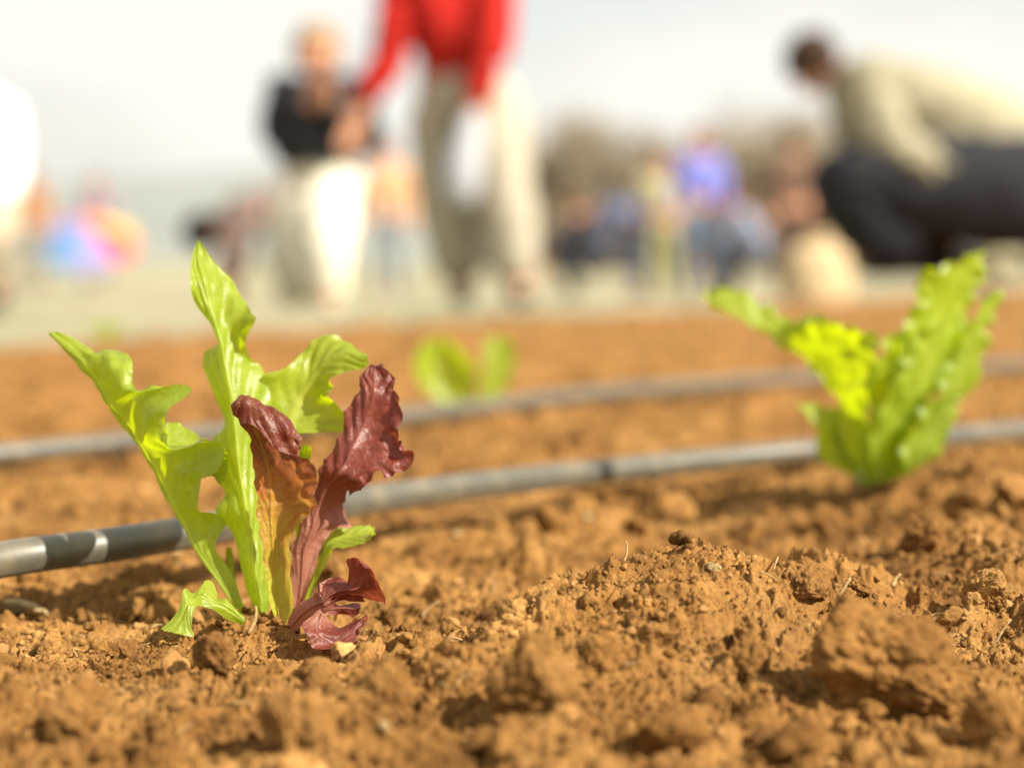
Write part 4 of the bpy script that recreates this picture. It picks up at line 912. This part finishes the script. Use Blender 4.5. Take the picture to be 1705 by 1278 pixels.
# multicoloured parasol, far left
def parasol(px, d):
    x, y, z = foot(px, d); e = empty('parasol', (x, y, z), 'low multicoloured parasol tilted on its pole at far left', 'parasol')
    cols = [(.50, .33, .06), (.52, .20, .06), (.42, .10, .20), (.30, .12, .30), (.10, .20, .42), (.12, .25, .45), (.22, .20, .40), (.40, .05, .07)]
    ax = np.array((.05, -.50, .86)); ax /= np.linalg.norm(ax); u = np.array((1.0, 0, 0)) - ax * ax[0]; u /= np.linalg.norm(u); v = np.cross(ax, u); c = np.array((0, 0, .62)); Rr = .80
    for k in range(8):
        V, n1, n2 = [], 8, 8
        for i in range(n1 + 1):
            for jn in range(n2 + 1):
                t = i / n1; a = 2 * math.pi * (k + jn / n2) / 8; r = Rr * t * (1 - .07 * math.sin(math.pi * jn / n2) * t); V.append(c + ax * (.34 * (1 - t * t) ) + r * (math.cos(a) * u + math.sin(a) * v))
        o = mesh_obj('canopy_panel', np.array(V), grid_faces(n1 + 1, n2 + 1), cloth(cols[k])); o.parent = e
    VV, FF = tube_mesh([(0, .05, 0), (0.0, .0, .35), tuple(c + ax * .36)], .016, 10); o = mesh_obj('pole', VV, FF, cloth((.6, .6, .6), .4)); o.parent = e
parasol(142, 25)
# ------------------------------------------------------------------ trees
def bark(): return simple('bark', (0.17, 0.13, 0.09), 0.95, 0.2, 6, 0.5)
BARK = bark()
TWIG = simple('dry_foliage', (0.29, 0.24, 0.17), 0.95, 0.3, 0.8, 0.1); TWIG2 = simple('olive_foliage', (0.30, 0.27, 0.15), 0.9, 0.3, 0.8, 0.1)
def tree(px, d, h, wd, label, seed, mat):
    rs = np.random.RandomState(seed); x, y, z = foot(px, d); z -= .1
    e = empty('bare_tree', (x, y, z), label, 'tree', 'far trees behind the field')
    Vs, Fs, off = [], [], 0; tips = []
    def limb(a, b, r0, r1):
        nonlocal off
        t = np.linspace(0, 1, 7)[:, None]; P = a * (1 - t) + b * t + rs.normal(0, .03 * h * .3, 3) * np.sin(t * 3.14); V, Fc = tube_mesh(P, np.linspace(r0, r1, 7), 7)
        Vs.append(V); Fs.append(Fc[0] + off); Fs.append(Fc[1] + off); off += len(V); return P
    P = limb(np.zeros(3), np.array((rs.uniform(-.2, .2), 0, h * .55)), h * .028, h * .014)
    for k in range(14):
        t = rs.uniform(.25, 1); a = P[int(t * 6)]; an = rs.uniform(0, 6.28); L_ = rs.uniform(.5, 1)
        b = a + np.array((math.cos(an) * wd * .5 * L_, math.sin(an) * wd * .5 * L_, h * .38 * rs.uniform(.3, 1))); Q = limb(a, b, h * .011, h * .004); tips += [Q[3], Q[5], Q[6]]
        for _ in range(3):
            i = rs.randint(2, 7); c = Q[i] + rs.normal(0, 1, 3) * np.array((wd * .12, wd * .12, h * .08)); limb(Q[i], c, h * .005, h * .002); tips.append(c)
    o = mesh_obj('trunk', np.concatenate(Vs), [f for f in Fs if f.shape[1] == 4] + [f for f in Fs if f.shape[1] == 3], BARK); o.parent = e
    n = 21000; tips = np.array(tips); c = tips[rs.randint(0, len(tips), n)] + rs.normal(0, 1, (n, 3)) * np.array((wd * .085, wd * .085, h * .065)); lo = rs.uniform(0, 1, n) < .3; c[lo, 2] *= rs.uniform(0, 1, lo.sum()); c[:, 2] = np.maximum(c[:, 2], .1)
    s = rs.uniform(.05, .13, n)[:, None] * h / 5; u = rs.normal(size=(n, 3)); u /= np.linalg.norm(u, axis=1)[:, None]; v = np.cross(u, rs.normal(size=(n, 3))); v /= np.linalg.norm(v, axis=1)[:, None]
    V = np.stack([c - u * s, c + v * s * .4, c + u * s, c - v * s * .4], 1).reshape(-1, 3)
    o = mesh_obj('crown', V, np.arange(4 * n).reshape(n, 4), mat, smooth=False); o.parent = e
TR = [(905, 58, 5.6, 4.2), (965, 62, 5.4, 5.0), (1035, 66, 3.9, 4.5), (1100, 60, 4.4, 4.6), (1160, 64, 5.3, 5.2), (1225, 58, 5.0, 4.8), (1290, 62, 5.8, 5.4), (1355, 58, 5.4, 5.0), (1440, 64, 5.6, 6.0), (1540, 60, 5.0, 6.0), (1650, 62, 4.6, 6.0), (1740, 58, 5.0, 5.5)]
WH = ['leftmost brown thinly leaved tree behind the red jacket', 'brown tree second from left in the far tree row', 'lowest tree in the dip of the far tree row', 'brown bushy tree above the khaki clothed person', 'brown tree rising behind the blue shirt', 'brown tree right of the blue shirt',
      'tallest brown tree left of the crouching man', 'brown tree right behind the crouching man head', 'tree hidden behind the olive jacket', 'tree far behind the black trousers', 'tree beyond the crouching man back', 'tree at the far right edge']
for i, (px, d, h, wd) in enumerate(TR): tree(px, d, h * (0.95 if i == 2 else 1.08), wd * 1.35, WH[i], 500 + i, TWIG2 if i == 10 else TWIG)
